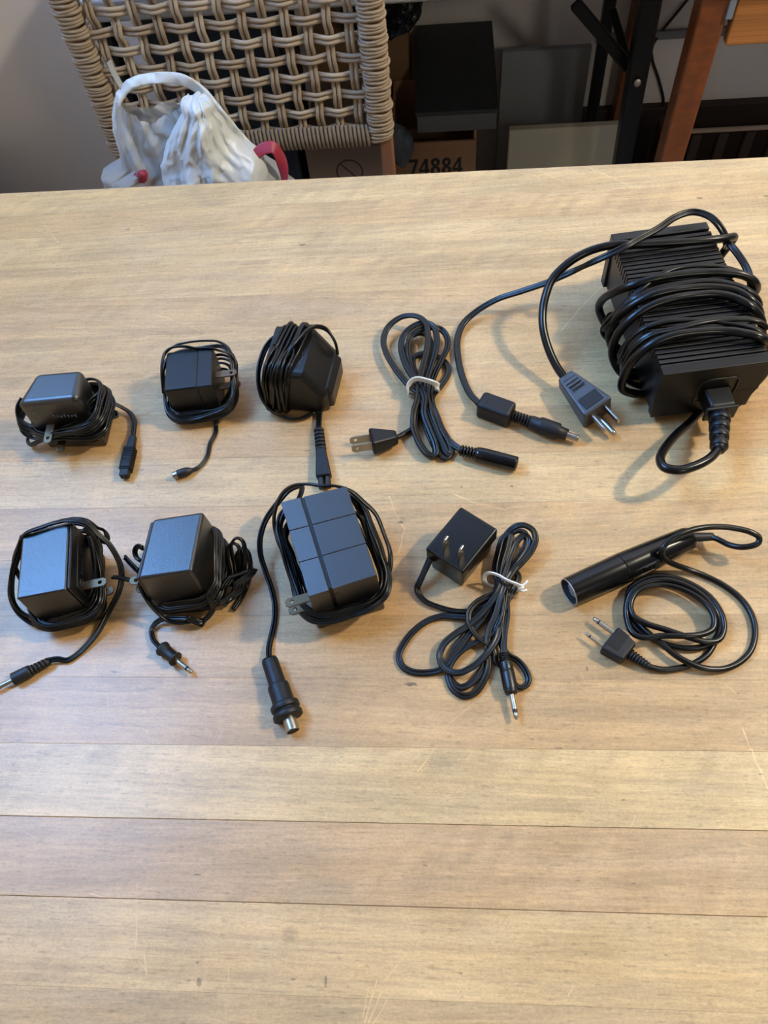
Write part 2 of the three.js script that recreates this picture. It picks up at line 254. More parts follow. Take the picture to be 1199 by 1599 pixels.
{
  const t = thing('work_table', 'pale maple butcher-block table topped with long glued strips', 'table', [0, FLOOR, -300]);
  const NX = 2048, SX = NX / (TX1 - TX0);
  for (let k = 0; k < strips.length; k++) {
    const z0 = edges[k], z1 = edges[k + 1], wz = z1 - z0, NZ = 112, SZ = NZ / wz, [tone, gap] = strips[k], d = new Uint8Array(NX * NZ * 4), s = 31 * k;
    const slope = (hash(k, 3, 1) - 0.5) * 0.1, fig = 0.5 + hash(k, 5, 2) * 0.9, phase = hash(k, 9, 4) * 40;
    const L = new Float32Array(NX * NZ), W = new Float32Array(NX * NZ);
    for (let j = 0; j < NZ; j++) for (let i = 0; i < NX; i++) {
      const x = TX0 + i / SX, z = z0 + j / SZ, zz = z + slope * x + 2.4 * (vnoise(x / 90 + phase, z / 30, s) - 0.5) * fig;
      let v = 0.075 * (vnoise(x / 60, zz / 2.1, s + 1) - 0.5) + 0.075 * (vnoise(x / 11, zz / 0.75, s + 2) - 0.5);        // long grain
      v += 0.075 * (vnoise(x / 130, zz / 9, s + 3) - 0.5) * fig + 0.07 * (vnoise(x / 40 + 7, z / 24, s + 9) - 0.5) + 0.05 * (vnoise(x / 9 + z / 14, z / 20 + x / 60, s + 12) - 0.5) * Math.max(0, vnoise(x / 150, z / 30, s + 13) - 0.35) * 3;   // broad figure
      const f = vnoise(x / 5.5, zz / 0.55, s + 4); if (f > 0.74) v -= (f - 0.74) * 0.45;                              // short dark flecks
      v += 0.075 * (vnoise(x / 1.2, zz / 0.7, s + 5) - 0.5) + 0.06 * (hash(i, j, s + 6) - 0.5);
      L[j * NX + i] = v; W[j * NX + i] = 0.5 * (vnoise(x / 75, zz / 7, s + 7) - 0.5) + 0.4 * (vnoise(x / 22, z / 16, s + 8) - 0.5);
    }
    const dab = (x, z, rx, rz, amt, soft) => {
      for (let j = Math.max(0, Math.floor((z - rz * 2 - z0) * SZ)); j <= Math.min(NZ - 1, Math.ceil((z + rz * 2 - z0) * SZ)); j++)
        for (let i = Math.max(0, Math.floor((x - rx * 2 - TX0) * SX)); i <= Math.min(NX - 1, Math.ceil((x + rx * 2 - TX0) * SX)); i++) {
          const q = Math.hypot((TX0 + i / SX - x) / rx, (z0 + j / SZ - z) / rz) + (soft ? 0.5 * (vnoise(i / 3, j / 3, s + 11) - 0.5) : 0);
          if (q < 1) { const o = j * NX + i, a = amt * Math.min(1, (1 - q) * 2.2); L[o] = a > 0 ? Math.max(L[o], L[o] * 0.3 + a) : L[o] + a; }
        }
    };
    for (const [ax, az, bx, bz, w] of scratches) {
      const len = Math.hypot(bx - ax, bz - az), n = Math.ceil(len / 0.25);
      for (let i = 0; i <= n; i++) { const u = i / n, x = ax + (bx - ax) * u + (vnoise(u * len / 7, ax, 71) - 0.5) * 1.1, z = az + (bz - az) * u + (vnoise(u * len / 7, az, 72) - 0.5) * 1.1; if (z > z0 - 1 && z < z1 + 1) dab(x, z, 0.34 + 0.1 * w, 0.3 + 0.08 * w, (0.03 + 0.17 * vnoise(u * len / 4, ax, 73)) * Math.min(1, 0.35 + 0.65 * w), false); }
    }
    for (const [x, z, a, b, w] of specks) if (z > z0 - 6 && z < z1 + 6) dab(x, z, a, b, -w * 0.6, true);
    for (let q = 0; q < 26; q++) dab(TX0 + rnd() * 1024, z0 + rnd() * wz, 0.4 + rnd() * 1.6, 0.3 + rnd() * 0.25, -0.08 - rnd() * 0.16, true);
    for (let q = 0; q < 8; q++) { const x = TX0 + rnd() * 1024, z = z0 + rnd() * wz, an = rnd() * 3.1, ln = 3 + rnd() * 16; for (let e = 0; e < ln; e += 0.3) dab(x + e * Math.cos(an), z + e * Math.sin(an), 0.3, 0.3, 0.05 + rnd() * 0.05, false); }
    for (let o = 0; o < NX * NZ; o++) {
      const e = 1 + L[o] * 1.15, w = W[o] * 9;
      d[o * 4] = Math.max(0, Math.min(255, tone[0] * e + w * 0.35)); d[o * 4 + 1] = Math.max(0, Math.min(255, tone[1] * e - w * 0.25)); d[o * 4 + 2] = Math.max(0, Math.min(255, tone[2] * e - w)); d[o * 4 + 3] = 255;
    }
    const tex = new THREE.DataTexture(d, NX, NZ); tex.colorSpace = THREE.SRGBColorSpace; tex.magFilter = THREE.LinearFilter; tex.minFilter = THREE.LinearFilter; tex.needsUpdate = true;
    // strip: bevelled bar
    const c = gap > 0.9 ? 0.4 : 0.06 + gap * 0.16, g2 = gap > 0.9 ? 0.2 : gap * 0.05, q = [[z0 + g2, -c], [z0 + g2 + c * 0.9, 0], [z1 - g2 - c * 0.9, 0], [z1 - g2, -c], [z1 - g2, -TTH], [z0 + g2, -TTH]], dy = 0;
    const pos = [], uv = [], tri = (a, b, e) => { for (const p of [a, b, e]) { pos.push(p[0], p[1] + dy, p[2]); uv.push((p[0] - TX0) / (TX1 - TX0), (p[2] - z0) / wz); } };
    for (let i = 0; i < 6; i++) { const [za, ya] = q[i], [zb, yb] = q[(i + 1) % 6]; tri([TX0, ya, za], [TX0, yb, zb], [TX1, yb, zb]); tri([TX0, ya, za], [TX1, yb, zb], [TX1, ya, za]); }
    for (const x of [TX0, TX1]) for (let i = 1; i < 5; i++) { const a = [x, q[0][1], q[0][0]], b = [x, q[i][1], q[i][0]], e = [x, q[i + 1][1], q[i + 1][0]]; x < 0 ? tri(a, e, b) : tri(a, b, e); }
    const g = new THREE.BufferGeometry(); g.setAttribute('position', new THREE.Float32BufferAttribute(pos, 3)); g.setAttribute('uv', new THREE.Float32BufferAttribute(uv, 2)); g.computeVertexNormals();
    part('plank', g, Std({ map: tex, roughness: 0.36, bumpMap: grainBump, bumpScale: 0.000004 }), t);
  }
  const mLeg = Std({ color: 0x9c7a4e, roughness: 0.55 });
  for (const x of [TX0 + 60, TX1 - 60]) for (const z of [-595, 60]) part('leg', box(x - 35, x + 35, FLOOR, -TTH, z - 35, z + 35, 4), mLeg, t);
}
// ---------------------------------------------------------------- chargers, cords and the microphone on the table
const shiftUp = (pts, k) => pts.map((p) => [p[0], p[1] + k, p[2]]);
const polar = (z) => z;
void polar; void shiftUp;
const prong = (bf, o, dir, wide, mat, parent, L = 16, name = 'prong') => part(name, blade(frame(bf.p(...o), bf.dir(...wide), bf.dir(...dir)), 6.35, L), mat, parent);
// raised seam round a box at height y
const seamRing = (bf, w, d, y, t = 0.8) => [bf.put(box(-w / 2, w / 2, y, y + t, d / 2 - 0.3, d / 2 + 0.25, 0.1, 1)), bf.put(box(w / 2 - 0.3, w / 2 + 0.25, y, y + t, -d / 2, d / 2, 0.1, 1))];

// ---- back row, far left: low black adapter, blades to the front, cord ending in a two-hole connector
{
  const bf = boxFrame([[-334.1, 57, -409.2], [-295, 57, -411.9], [-291.1, 57, -381.8], [-341.4, 57, -376.9]]);
  const t = thing('power_adapter', 'small scuffed black adapter at the left end of the back row, blade pointing forward', 'adapter', bf.p(0, 0, 0), 'black plug-in adapters on the table');
  part('housing', block([[-333.8, 57, -409.9], [-295.2, 57, -412.6], [-291.1, 57, -381.8], [-342.5, 57, -376.9]], { k: 1.06, y0: 3, r: 5 }), M.shell, t);
  part('base_plate', bf.put(box(-24, 27, 0, 13, -19, 20, 2)), M.shell, t);
  // embossed emblem and rating lines, worn
  const mk = [bf.put(new THREE.TorusGeometry(3.6, 0.35, 8, 26).translate(-16, 44, 19.3))];
  for (let i = 0; i < 7; i++) mk.push(bf.put(box(-2 + i * 3, -0.4 + i * 3, 40 + (i % 2), 43.5 - (i % 3) * 0.6, 18.6, 19.4, 0.2, 1)));
  part('embossing', mk, M.plugGrey, t);
  prong(bf, [-11, 28, 18], [-0.05, -0.12, 1], [1, 0, 0], M.tarnish, t);
  prong(bf, [-6, 15, 18], [-0.05, -0.1, 1], [1, 0, 0], M.tarnish, t);
  const turns = [{ m: 2, y: 10 }, { m: 4, y: 15 }, { m: 3, y: 21, tx: 3 }, { m: 5.5, y: 20, tx: 5 }, { m: 3.5, y: 28, tz: -2, tx: 6 }, { m: 6, y: 27, tz: 1, tx: 8 }, { m: 7.5, y: 19, tz: 2 }, { m: 5, y: 33, tz: -4, tx: 7 }, { m: 8, y: 25, tz: 3, tx: 5 }];
  const w = windings(bf, 25, 18, turns, { from: 0.5, cr: 9, ox: 1 });
  part('cord', sweep([...w, [-298, 34, -411.5], [-294.7, 26, -412.4], [-293, 20, -414.2], [-286.9, 14, -412.1], [-279.8, 8, -411], [-273.8, 4, -408.3], [-268.1, 4, -399.8], [-265.7, 5, -389.3], [-264.4, 6, -379.1]], zipProfile(1.09), { roll: 0.9, twist: 0.5, floor: 1.3 }), M.cord, t);
  for (const [dx, dy, dh] of [[0, 0, 0], [6, -34, 3.5], [-4, 36, -5], [14, -62, 7]]) part('cord_loop', sweep([[-354.1, 30, -397.2], [-357.5, 27, -390.1], [-356, 22, -381.7], [-348.4, 18, -377.8], [-336.9, 18, -376.8], [-323.6, 21, -378.3], [-309.7, 26, -380.8], [-297, 32, -384.6], [-289.6, 34, -393.2], [-286.6, 32, -399.7], [-287.7, 24, -405.2], [-290.3, 15, -407.2]].map((p) => [p[0] + dx * 0.1, p[1] + dh, p[2] + dy * 0.045]), zipProfile(1.05), { roll: 0.9, twist: 0.25 }), M.cord, t);
  part('cord_loop', sweep([[-290.7, 18, -395.2], [-283.9, 17, -393], [-278.1, 15, -396.4], [-279.4, 17, -398.4], [-286.2, 19, -397], [-291.8, 22, -392.1]], zipProfile(1.09), { roll: 0.3 }), M.cord, t);
  part('cord_loop', sweep([[-303.5, 24, -388.2], [-323.7, 20, -377], [-343.4, 12, -373.3], [-352.7, 7, -373.8], [-357.4, 6, -378.7], [-355.5, 9, -381.2], [-347.4, 14, -379.4]], zipProfile(1.04), { roll: 0.8 }), M.cord, t);
  const ca = axis([-264.2, 6, -381.1], [-264.2, 5, -340.1]);
  const c = part('connector', [ca.put(bend(rbox(9, ca.len * 0.8, 8, 1.6, 3).translate(0, ca.len * 0.4, 0), (v) => { v.x *= 0.62 + 0.38 * Math.min(1, v.y / 22); v.z *= 0.62 + 0.38 * Math.min(1, v.y / 22); })), ca.put(rbox(7.4, ca.len * 0.24, 6.4, 1).translate(0, ca.len * 0.88, 0)), ...Array.from({ length: 13 }, (_, i) => ca.put(rbox(9.6, 0.9, 8.4, 0.4, 1).translate(0, 13 + i * 1.75, 0)))], M.rubber, t);
  part('socket', [-1.6, 1.6].map((x) => ca.put(new THREE.CylinderGeometry(0.9, 0.9, 1, 14).translate(x, ca.len, 0))), M.hole, c);
}
// ---- back row, second: adapter with brown blades to the right and a barrel plug in front
{
  const bf = boxFrame([[-235.4, 41, -443.6], [-195.9, 41, -447.8], [-189, 41, -404.3], [-229.4, 41, -400.8]]);
  const t = thing('power_adapter', 'second adapter of the back row, dusty black cube with brown blades facing right', 'adapter', bf.p(0, 0, 0), 'black plug-in adapters on the table');
  part('housing', [bf.put(frustum(bf.w - 12, 41, bf.d - 1, 2, 1, 1.02, 3).translate(-6, 0, 0)), bf.put(frustum(13, 41.4, bf.d, 1.4, 1, 1.03, 3).translate(bf.w / 2 - 6.5, 0, 0))], M.shellSmooth, t);
  part('base_plate', bf.put(box(-20, 20, 0, 9, -18, 22.5, 1.5)), M.shellSmooth, t);
  prong(bf, [bf.w / 2 - 1, 31, 2], [1, 0.02, -0.08], [0, 0, 1], M.brownBlade, t, 19);
  prong(bf, [bf.w / 2 - 1, 17, 3], [1, 0.03, -0.08], [0, 0, 1], M.brownBlade, t, 19);
  const turns = [{ m: 1.6, y: 6 }, { m: 3, y: 12, tz: -2 }, { m: 4, y: 18, tz: -3 }, { m: 6, y: 14, tz: -4, tx: 2 }, { m: 5, y: 22, tz: -9, tx: 3 }, { m: 8, y: 24, tz: -11, tx: 3 }, { m: 9, y: 18, tz: -9, tx: 2 }, { m: 7, y: 27, tz: -15 }];
  const w = windings(bf, bf.w / 2 + 3, bf.d / 2, turns, { from: 2.2, cr: 8, ox: 4 });
  part('cord', sweep([...w, [-193.6, 8, -406.5], [-194.5, 4, -398.8], [-195.1, 1.6, -394.2], [-194.5, 1.6, -385.7], [-197.7, 1.6, -374.3], [-198.1, 1.6, -363], [-200.8, 1.6, -355], [-204.8, 2.4, -349.5], [-211.3, 4, -345.1]], zipProfile(0.91), { roll: 0.9, twist: 0.4, floor: 1.2 }), M.cord, t);
  part('cord_loop', sweep([[-237, 26, -410.8], [-238, 34, -423.7], [-237, 40, -433.9], [-234.5, 43, -442.3], [-227.8, 44, -445.6], [-218.2, 44, -445.8], [-208.2, 42, -445], [-197, 42, -445.1], [-189.5, 40, -443.9], [-182.8, 36, -443.9], [-177.1, 32, -439.9], [-176, 28, -433.3], [-179.2, 22, -423.1], [-185.3, 14, -414.5], [-192.3, 8, -409.7]], zipProfile(0.91), { roll: 1.0, twist: 0.3 }), M.cord, t);
  const ca = axis([-211.4, 4, -345.6], [-223.3, 4.2, -341.3]);
  const c = part('barrel_plug', ca.put(lathe([[1.3, -4], [2.2, -3], [3.6, 0], [3.8, 2], [3.8, ca.len * 0.62], [3.4, ca.len * 0.64], [3.4, ca.len * 0.7]])), M.insulator, t);
  part('barrel', ca.put(lathe([[3.0, ca.len * 0.66], [3.0, ca.len], [1.7, ca.len], [1.7, ca.len * 0.75], [0.01, ca.len * 0.75]])), M.nickel, c);
  part('bore', ca.put(lathe([[1.75, ca.len * 0.76], [1.75, ca.len + 0.05], [0.01, ca.len + 0.05]])), M.hole, c);
}
// ---- back row, third: chamfered charger wound with ribbed cord, figure-of-eight connector
{
  const ra0 = [-106.2, 50, -455.2], rb0 = [-112.7, 50, -408], rl = Math.hypot(rb0[0] - ra0[0], rb0[2] - ra0[2]);
  const zx = (rb0[0] - ra0[0]) / rl, zz = (rb0[2] - ra0[2]) / rl;
  const bf = frame([(ra0[0] + rb0[0]) / 2 - 8 * zz, 0, (ra0[2] + rb0[2]) / 2 + 8 * zx], [zz, 0, -zx], [0, 1, 0]);
  const t = thing('battery_charger', 'black charger with sloping corners, heavily wrapped in cord, two-pin connector', 'charger', bf.p(0, 0, 0));
  // house-shaped block: flat on top, sloping to the right, ends bevelled
  const prism = (q, dep, bv) => { const sh = new THREE.Shape(); q.forEach(([a, b], i) => (i ? sh.lineTo(a, b) : sh.moveTo(a, b))); sh.closePath(); return new THREE.ExtrudeGeometry(sh, { depth: dep, bevelEnabled: true, bevelSize: bv, bevelThickness: bv * 1.2, bevelOffset: -bv, bevelSegments: 3 }).translate(0, 0, -dep / 2); };
  part('housing', bf.put(prism([[-27, 0], [18, 0], [24, 9], [24, 24], [7.5, 50.5], [-26, 50.5], [-29, 42], [-29, 6]], rl - 6, 5)), M.shellSmooth, t);
  part('end_cap', bf.put(prism([[18, 3], [27, 5], [27.5, 21], [23.5, 27], [18, 28]], rl - 12, 3)), M.shellSmooth, t);
  part('embossing', [0, 1, 2].map((i) => bf.put(rbox(1, 0.6, 4, 0.2, 1).translate(3 + (i % 2), 50.6, 4 + i * 5))), M.plugGrey, t);
  const zl = zipProfile(1.26), pts = [];
  const xs = [-25, -20, -23, -15, -18, -10, -12, -4, -7];
  xs.forEach((x, k) => { const n = xs[Math.min(k + 1, xs.length - 1)], m = 2 + (k % 3) * 1.2; const S = 18; for (let i = 0; i < S; i++) { const u = i / S, a = Math.PI * 0.5 + u * 2 * Math.PI, [pz, py] = rrect(a, rl / 2 + 3 + m, 25 + m, 12); const lean = (py / 26) * (1 + 4 * hash(k, 2, 3)) - (pz / rl) * 7 ; pts.push(bf.p(x + (n - x) * sm(u) + lean + 1.4 * (vnoise(a * 1.2 + k * 5, k, 4) - 0.5), Math.max(1.6, 25 + py), pz)); } });
  part('cord', sweep([...pts, [-113.7, 9, -415.5], [-106.8, 7, -410.3], [-106.1, 4, -403.6], [-105.7, 4, -393.4], [-105.2, 5, -385.1]], zl, { roll: (u) => (u > 0.97 ? 0 : 1.45), floor: 1.4 }), M.cord, t);
  part('cord_loop', sweep([[-132.2, 46, -452.3], [-140.8, 44, -453.2], [-148.4, 40, -448.4], [-153.2, 36, -437.5], [-155.4, 32, -426.5], [-155, 26, -415.9], [-151.6, 18, -406.8], [-145.7, 9, -402.2], [-137, 4, -399.4], [-126.7, 3, -397.9], [-117.6, 3, -400.2], [-110.3, 5, -403.6]], zl, { roll: 0.9, twist: 0.3, floor: 1.5 }), M.cord, t);
  part('cord_loop', sweep([[-151.2, 10, -417.1], [-145.2, 28, -415.2], [-135.5, 44, -420.6], [-124.9, 56, -427.6], [-116.6, 58, -438.4], [-110.7, 57, -448.4], [-105.3, 55, -453.4], [-97.5, 48, -456.4], [-91, 40, -450.2], [-89.9, 28, -447.6]], zl, { roll: 1.2 }), M.cord, t);
  part('cord_loop', sweep([[-141.9, 12, -421.8], [-137.8, 34, -418.9], [-130.2, 50, -419], [-122.8, 57, -427.9], [-115.8, 58, -439.7], [-109, 56, -450.6]], zl, { roll: 1.2 }), M.cord, t);
  const ca = axis([-105.3, 5, -386.3], [-97, 5, -335.1]);
  const L = ca.len;
  const c = part('connector', [ca.put(lathe(ribs(4.2, 4.6, L * 0.44, 6, 0.66)).scale(1, 1, 0.85)), ca.put(bend(rbox(12.6, L * 0.56, 8.4, 2.2, 4).translate(0, L * 0.7, 0), (v) => { const k = Math.min(1, Math.max(0, (v.y - L * 0.42) / (L * 0.2))); v.x *= 0.62 + 0.38 * sm(k); v.z *= 0.85 + 0.15 * k; }))], M.rubber, t);
  part('terminal', [-2.7, 2.7].map((x) => ca.put(new THREE.CylinderGeometry(2.5, 2.5, 12, 20).translate(x, L + 2.5, 0))), M.shellSmooth, c);
}
// ---- back row, fourth: two-blade mains cord folded into a bundle
{
  const t = thing('extension_lead', 'folded black twin cord with a two-blade plug and round socket', 'cord', [-17.5, 0, -422.4]);
  const zl = zipProfile(1.45);
  part('cord', sweep([
    [-40.3, 5, -374.9], [-33.8, 3, -380.1], [-27.3, 2.5, -385.8], [-22, 2.5, -399.9], [-20.8, 2.5, -418.7], [-25.1, 3, -437.9], [-31.6, 3, -458.2], [-32.5, 4, -474.2], [-28.3, 5, -485.5], [-20.4, 6, -488.5], [-13.2, 8, -482.1], [-10.3, 9, -466.9], [-12.4, 9, -444.9], [-17.9, 8, -428.1], [-21.9, 8, -414.3],
    [-23.4, 8, -399], [-24.4, 7, -383.2], [-21.1, 4, -370.6], [-13.9, 3, -359.1], [-8.4, 3, -357], [-7.3, 4, -363.1], [-11.8, 6, -378.7], [-16.4, 9, -393], [-18.8, 11, -411.8],
    [-30.1, 10, -426], [-40.1, 9, -442.3], [-50.3, 8, -464.6], [-53.2, 8, -480.8], [-48.4, 10, -495.2], [-36.1, 13, -503], [-23.7, 15, -500.9], [-15.8, 16, -492.4], [-13.4, 16, -476.4], [-14.3, 16, -458.8], [-18.4, 15, -438.1], [-21, 14, -423.2], [-21.5, 13, -410.3],
    [-25, 12, -395.9], [-25.4, 9, -381.7], [-20.3, 7, -366.8], [-12.5, 6, -355.9], [-7.3, 6, -356.1], [-7.5, 8, -364.2], [-12.4, 11, -378.2], [-16.9, 14, -392.5], [-16.3, 15, -408.5],
    [-23.9, 12, -428.5], [-32.5, 10, -448.4], [-37.2, 9, -469.8], [-35.2, 10, -483], [-27.4, 12, -491.3], [-17.3, 13, -494.8], [-8.8, 14, -489], [-5.7, 14, -476.1], [-7, 13, -461.2], [-11.7, 12, -440.5], [-15.1, 12, -424.7], [-14.4, 12, -410.8],
    [-12.4, 11, -396.4], [-7.8, 8, -382], [-2.1, 5, -367.8], [3, 3, -358], [5.6, 3, -360.3], [4.5, 4, -368.4], [-1.9, 6, -381.7], [-7.1, 8, -395.2], [-11.8, 8, -414],
    [-9, 7, -435.8], [-2, 7, -455.4], [3.3, 7, -470], [3.2, 7, -482.3], [-1.7, 8, -490.6], [-10.2, 11, -490.6], [-20.9, 12, -487.2], [-28.8, 10, -481.4], [-31.1, 8, -468.6], [-28.5, 7, -452.7], [-22.8, 7, -436.2], [-19.3, 6, -415.8],
    [-17.9, 4, -400.3], [-13.2, 3, -379.3], [-5.4, 2.5, -360.9], [0.4, 2.5, -354.4], [4.3, 2.5, -358.3], [0.6, 3, -374], [-5.2, 4, -393.2], [-10.5, 4, -415.5],
    [-2.9, 3, -430], [2.7, 2.5, -441], [4.2, 2.5, -450], [-0.2, 2.5, -459], [-9.7, 3, -465.2], [-19.7, 3, -467.4], [-26.4, 3, -462.6], [-26.3, 3, -450.6], [-20.8, 4, -433.3], [-14.6, 4, -417.3],
    [-8.5, 3, -400.8], [-2.6, 3, -382.3], [4.5, 4, -370], [14, 6, -359.6]], zl, { roll: 0.15, twist: 0.5, floor: 1.5 }), M.cordSoft, t);
  const pa = axis([-38.8, 7, -373.7], [-60.3, 8, -369], [0, 1, -0.4]);
  const L = pa.len;
  const pl = part('plug', pa.put(bend(rbox(24, L, 13, 2.2, 4).translate(0, L / 2, 0), (v) => { const k = Math.max(0, Math.min(1, v.y / (L * 0.72))); v.x *= 0.42 + 0.58 * k; v.z *= 0.6 + 0.4 * k; })), M.shellSmooth, t);
  for (const x of [-6.35, 6.35]) part('prong', blade(frame(pa.p(x, L, 0), pa.dir(0, 0.0, 1), pa.dir(0, 1, 0)), 6.35, 16.5), M.nickel, pl);
  const sa = axis([12.1, 7, -359.7], [57.1, 7, -345]);
  const S = sa.len;
  const so = part('socket_end', sa.put(lathe([...ribs(4.6, 5, S * 0.27, 5, 0.72), [5.6, S * 0.28], [6.2, S * 0.34], [6.4, S * 0.45], [6.1, S * 0.97], [5.7, S], [3.4, S], [3.4, S - 9], [0.01, S - 9]])), M.gloss, t);
  part('contact_hole', sa.put(lathe([[3.3, S - 8], [3.3, S + 0.05], [0.01, S + 0.05]])), M.hole, so);
}
{
  const f = frame([-17.5, 0, -422.7], [1, 0, -0.12], [0, 1, 0]), pts = [];
  for (let i = 0; i < 28; i++) { const a = i / 28 * 2 * Math.PI, [x, y] = rrect(a, 12.6, 9.6, 8.5); pts.push(f.p(x, Math.max(0.9, y + 9.6), 2.2 * Math.sin(a * 2 + 0.6) + 1.2 * Math.cos(a))); }
  solo('rubber_band', 'off-white rubber band round the folded twin cord', 'rubber band', sweep(pts, flatProfile(1.6, 5.6), { closed: true, step: 1.2, roll: 0 }), M.whiteRubber, [-17.5, 0, -422.7]);
}
// ---- back row, right: the big finned power supply with its two cords
const brick = boxFrame([[147.6, 60, -544.3], [228.9, 60, -558], [243.4, 60, -399.7], [162, 60, -385.6]]);
{
  const bf = brick, w = bf.w, d = bf.d, b = 7, h = 60;
  const t = thing('power_supply', 'large finned black power supply brick wrapped in cables at the right edge', 'power supply', bf.p(0, b, 0));
  const core = bend(rbox(w - 2, h - b - 4.5, d - 1, 1.6, 3).translate(0, b + (h - b - 4.5) / 2, 0), (v) => { const k = 1 - (v.y - b) / (h - b); v.x *= 1 - 0.05 * k * k; });
  part('housing', bf.put(core), M.fins, t);
  // end panels
  const endShape = new THREE.Shape(); endShape.moveTo(-w / 2 + 2, b); endShape.lineTo(w / 2 - 8, b); endShape.lineTo(w / 2 - 1, b + 22); endShape.lineTo(w / 2, h); endShape.lineTo(-w / 2, h); endShape.lineTo(-w / 2 - 0.5, b + 24); endShape.closePath();
  const so = new THREE.Path(), sx = 6, sy = b + 15; so.moveTo(sx - 14, sy); so.lineTo(sx + 14, sy); so.lineTo(sx + 14, sy + 16); so.absarc(sx + 10, sy + 20, 4, 0, Math.PI / 2, false); so.lineTo(sx - 8, sy + 24); so.absarc(sx - 8, sy + 18, 6, Math.PI / 2, Math.PI, false); so.closePath();
  endShape.holes.push(so);
  part('front_panel', bf.put(new THREE.ExtrudeGeometry(endShape, { depth: 7, bevelEnabled: true, bevelSize: 0.5, bevelThickness: 0.5, bevelOffset: -0.5, bevelSegments: 2, curveSegments: 8 }).translate(0, 0, d / 2 - 7.5)), M.shellWarm, t);
  part('back_panel', bf.put(box(-w / 2, w / 2, b, h, -d / 2, -d / 2 + 9, 1)), M.shellSmooth, t);
  part('panel_seam', bf.put(box(-w / 2 - 0.3, sx - 15, b + 20.4, b + 21, d / 2 - 0.4, d / 2 + 0.12, 0.05, 1)), M.hole, t);
  part('panel_seam', bf.put(box(sx + 15, w / 2 - 0.8, b + 21.6, b + 22.2, d / 2 - 0.4, d / 2 + 0.12, 0.05, 1)), M.hole, t);
  part('inlet_rim', bf.put(sweep([[sx - 15, sy - 0.5, d / 2 + 0.2], [sx - 15, sy + 10, d / 2 + 0.2], [sx - 15, sy + 18, d / 2 + 0.2], [sx - 13, sy + 23, d / 2 + 0.2], [sx - 8, sy + 25, d / 2 + 0.2], [sx + 4, sy + 25, d / 2 + 0.2], [sx + 10, sy + 25, d / 2 + 0.2], [sx + 14, sy + 23, d / 2 + 0.2], [sx + 15, sy + 17, d / 2 + 0.2], [sx + 15, sy - 0.5, d / 2 + 0.2]], roundProfile(0.8, 8))), M.shellSmooth, t);
  const pitch = 4.9, n = Math.floor((d - 12) / pitch);
  const fin = new RoundedBoxGeometry(w - 0.4, 11, 3.6, 2, 0.6);
  for (let i = 0; i < n; i++) part('fin', bf.put(fin.clone().translate(0, h - 5.7, -d / 2 + 12 + (i + 0.35) * pitch)), M.fins, t);
  part('label_plate', bf.put(box(-24, 34, h - 3, h + 0.3, -14, 8, 0.5)), M.shellSmooth, t);
  // the low-voltage cord: out at the back, over and round the brick, then off to the left with a ferrite and a barrel plug
  const zr = (x, y, z) => bf.p(x, y, z), R = w / 2, under = (z0, z1, m) => [zr(R + 7 + m, 40, z0), zr(R + 6 + m, 18, z0 + (z1 - z0) * 0.2), zr(R - 6, 4, z0 + (z1 - z0) * 0.3), zr(0, 3.4, (z0 + z1) / 2), zr(-R + 6, 4, z0 + (z1 - z0) * 0.7), zr(-R - 7 - m, 14, z0 + (z1 - z0) * 0.85)];
  part('output_cord', sweep([
    zr(-R + 10, 12, -26), zr(-R - 6, 18, -26), [136, 28, -464.1], [142.9, 48, -467], [155.4, 60, -473], [170.8, 64, -485], [182.9, 65, -492.4], [194.7, 65, -496.4], [208.8, 65, -497.7], [222.9, 64, -496.8], [236.2, 63, -492.3], [246.1, 61, -487.3], [252.6, 52, -487.6],
    ...under(-8, 10, 0), [135.4, 22, -468.8], [136.6, 36, -468.3], [143.6, 48, -467], [153.9, 60, -467.1], [170.6, 64, -473.4], [191.7, 65, -477.8], [212.6, 65, -479.7], [230.1, 64, -476.5], [243.6, 62, -469.9], [253.8, 52, -465.7],
    ...under(20, 32, 1), [144.8, 20, -434.9], [143.6, 36, -432.1], [147.3, 50, -433.2], [156.5, 60, -435.4], [172.1, 64, -438], [191.9, 65, -438], [211.3, 65, -435.3], [230, 65, -430.3], [241, 64, -425.3], [249.7, 56, -424.3],
    ...under(46, 44, 2), [145.6, 22, -423.7], [144.3, 40, -421], [149.3, 54, -422.9], [159.8, 63, -425.4], [178, 66, -427.7], [194.3, 67, -432.2], [211.1, 66, -436.2], [228.4, 66, -436.7], [243.1, 64, -434.9], [252.4, 56, -435.2],
    zr(R + 13, 44, 20), zr(R + 16, 56, -20), zr(R + 8, 62, -46), [240.8, 52, -532.3], [236.4, 62, -535.9], [230.3, 68, -543.2], [223.2, 70, -551.1], [211.9, 70, -556.4], [198, 70, -551.7], [181.5, 70, -538.3], [167.2, 70, -528.4], [151.5, 70, -517.5], [138.8, 66, -513.4], [125.7, 58, -513.7],
    [113.4, 44, -519.8], [91.8, 34, -517.6], [69.7, 24, -518.1], [48.3, 15, -518.2], [30.5, 8, -511.7], [18.3, 5, -499.9], [12.9, 4, -484.1], [12.8, 4, -460.7], [16.3, 4, -438.1], [22.1, 5, -418.9], [29.3, 7, -406.4]], zipProfile(1.52), { roll: 0.3, twist: 0.25, floor: 1.8 }), M.cord, t);
  const fa = axis([29.6, 8.5, -405.2], [55.9, 8.5, -392]);
  part('ferrite_bead', [fa.put(rbox(17.5, fa.len, 17.5, 3.2, 4).translate(0, fa.len / 2, 0)), fa.put(rbox(5, 2, 3, 0.8, 1).translate(0, fa.len * 0.25, 7.6)), fa.put(rbox(5, 2, 3, 0.8, 1).translate(0, fa.len * 0.75, 7.6))], M.rubber, t);
  const ba = axis([55.4, 7, -393.5], [107.5, 6.5, -368.7]), B = ba.len;
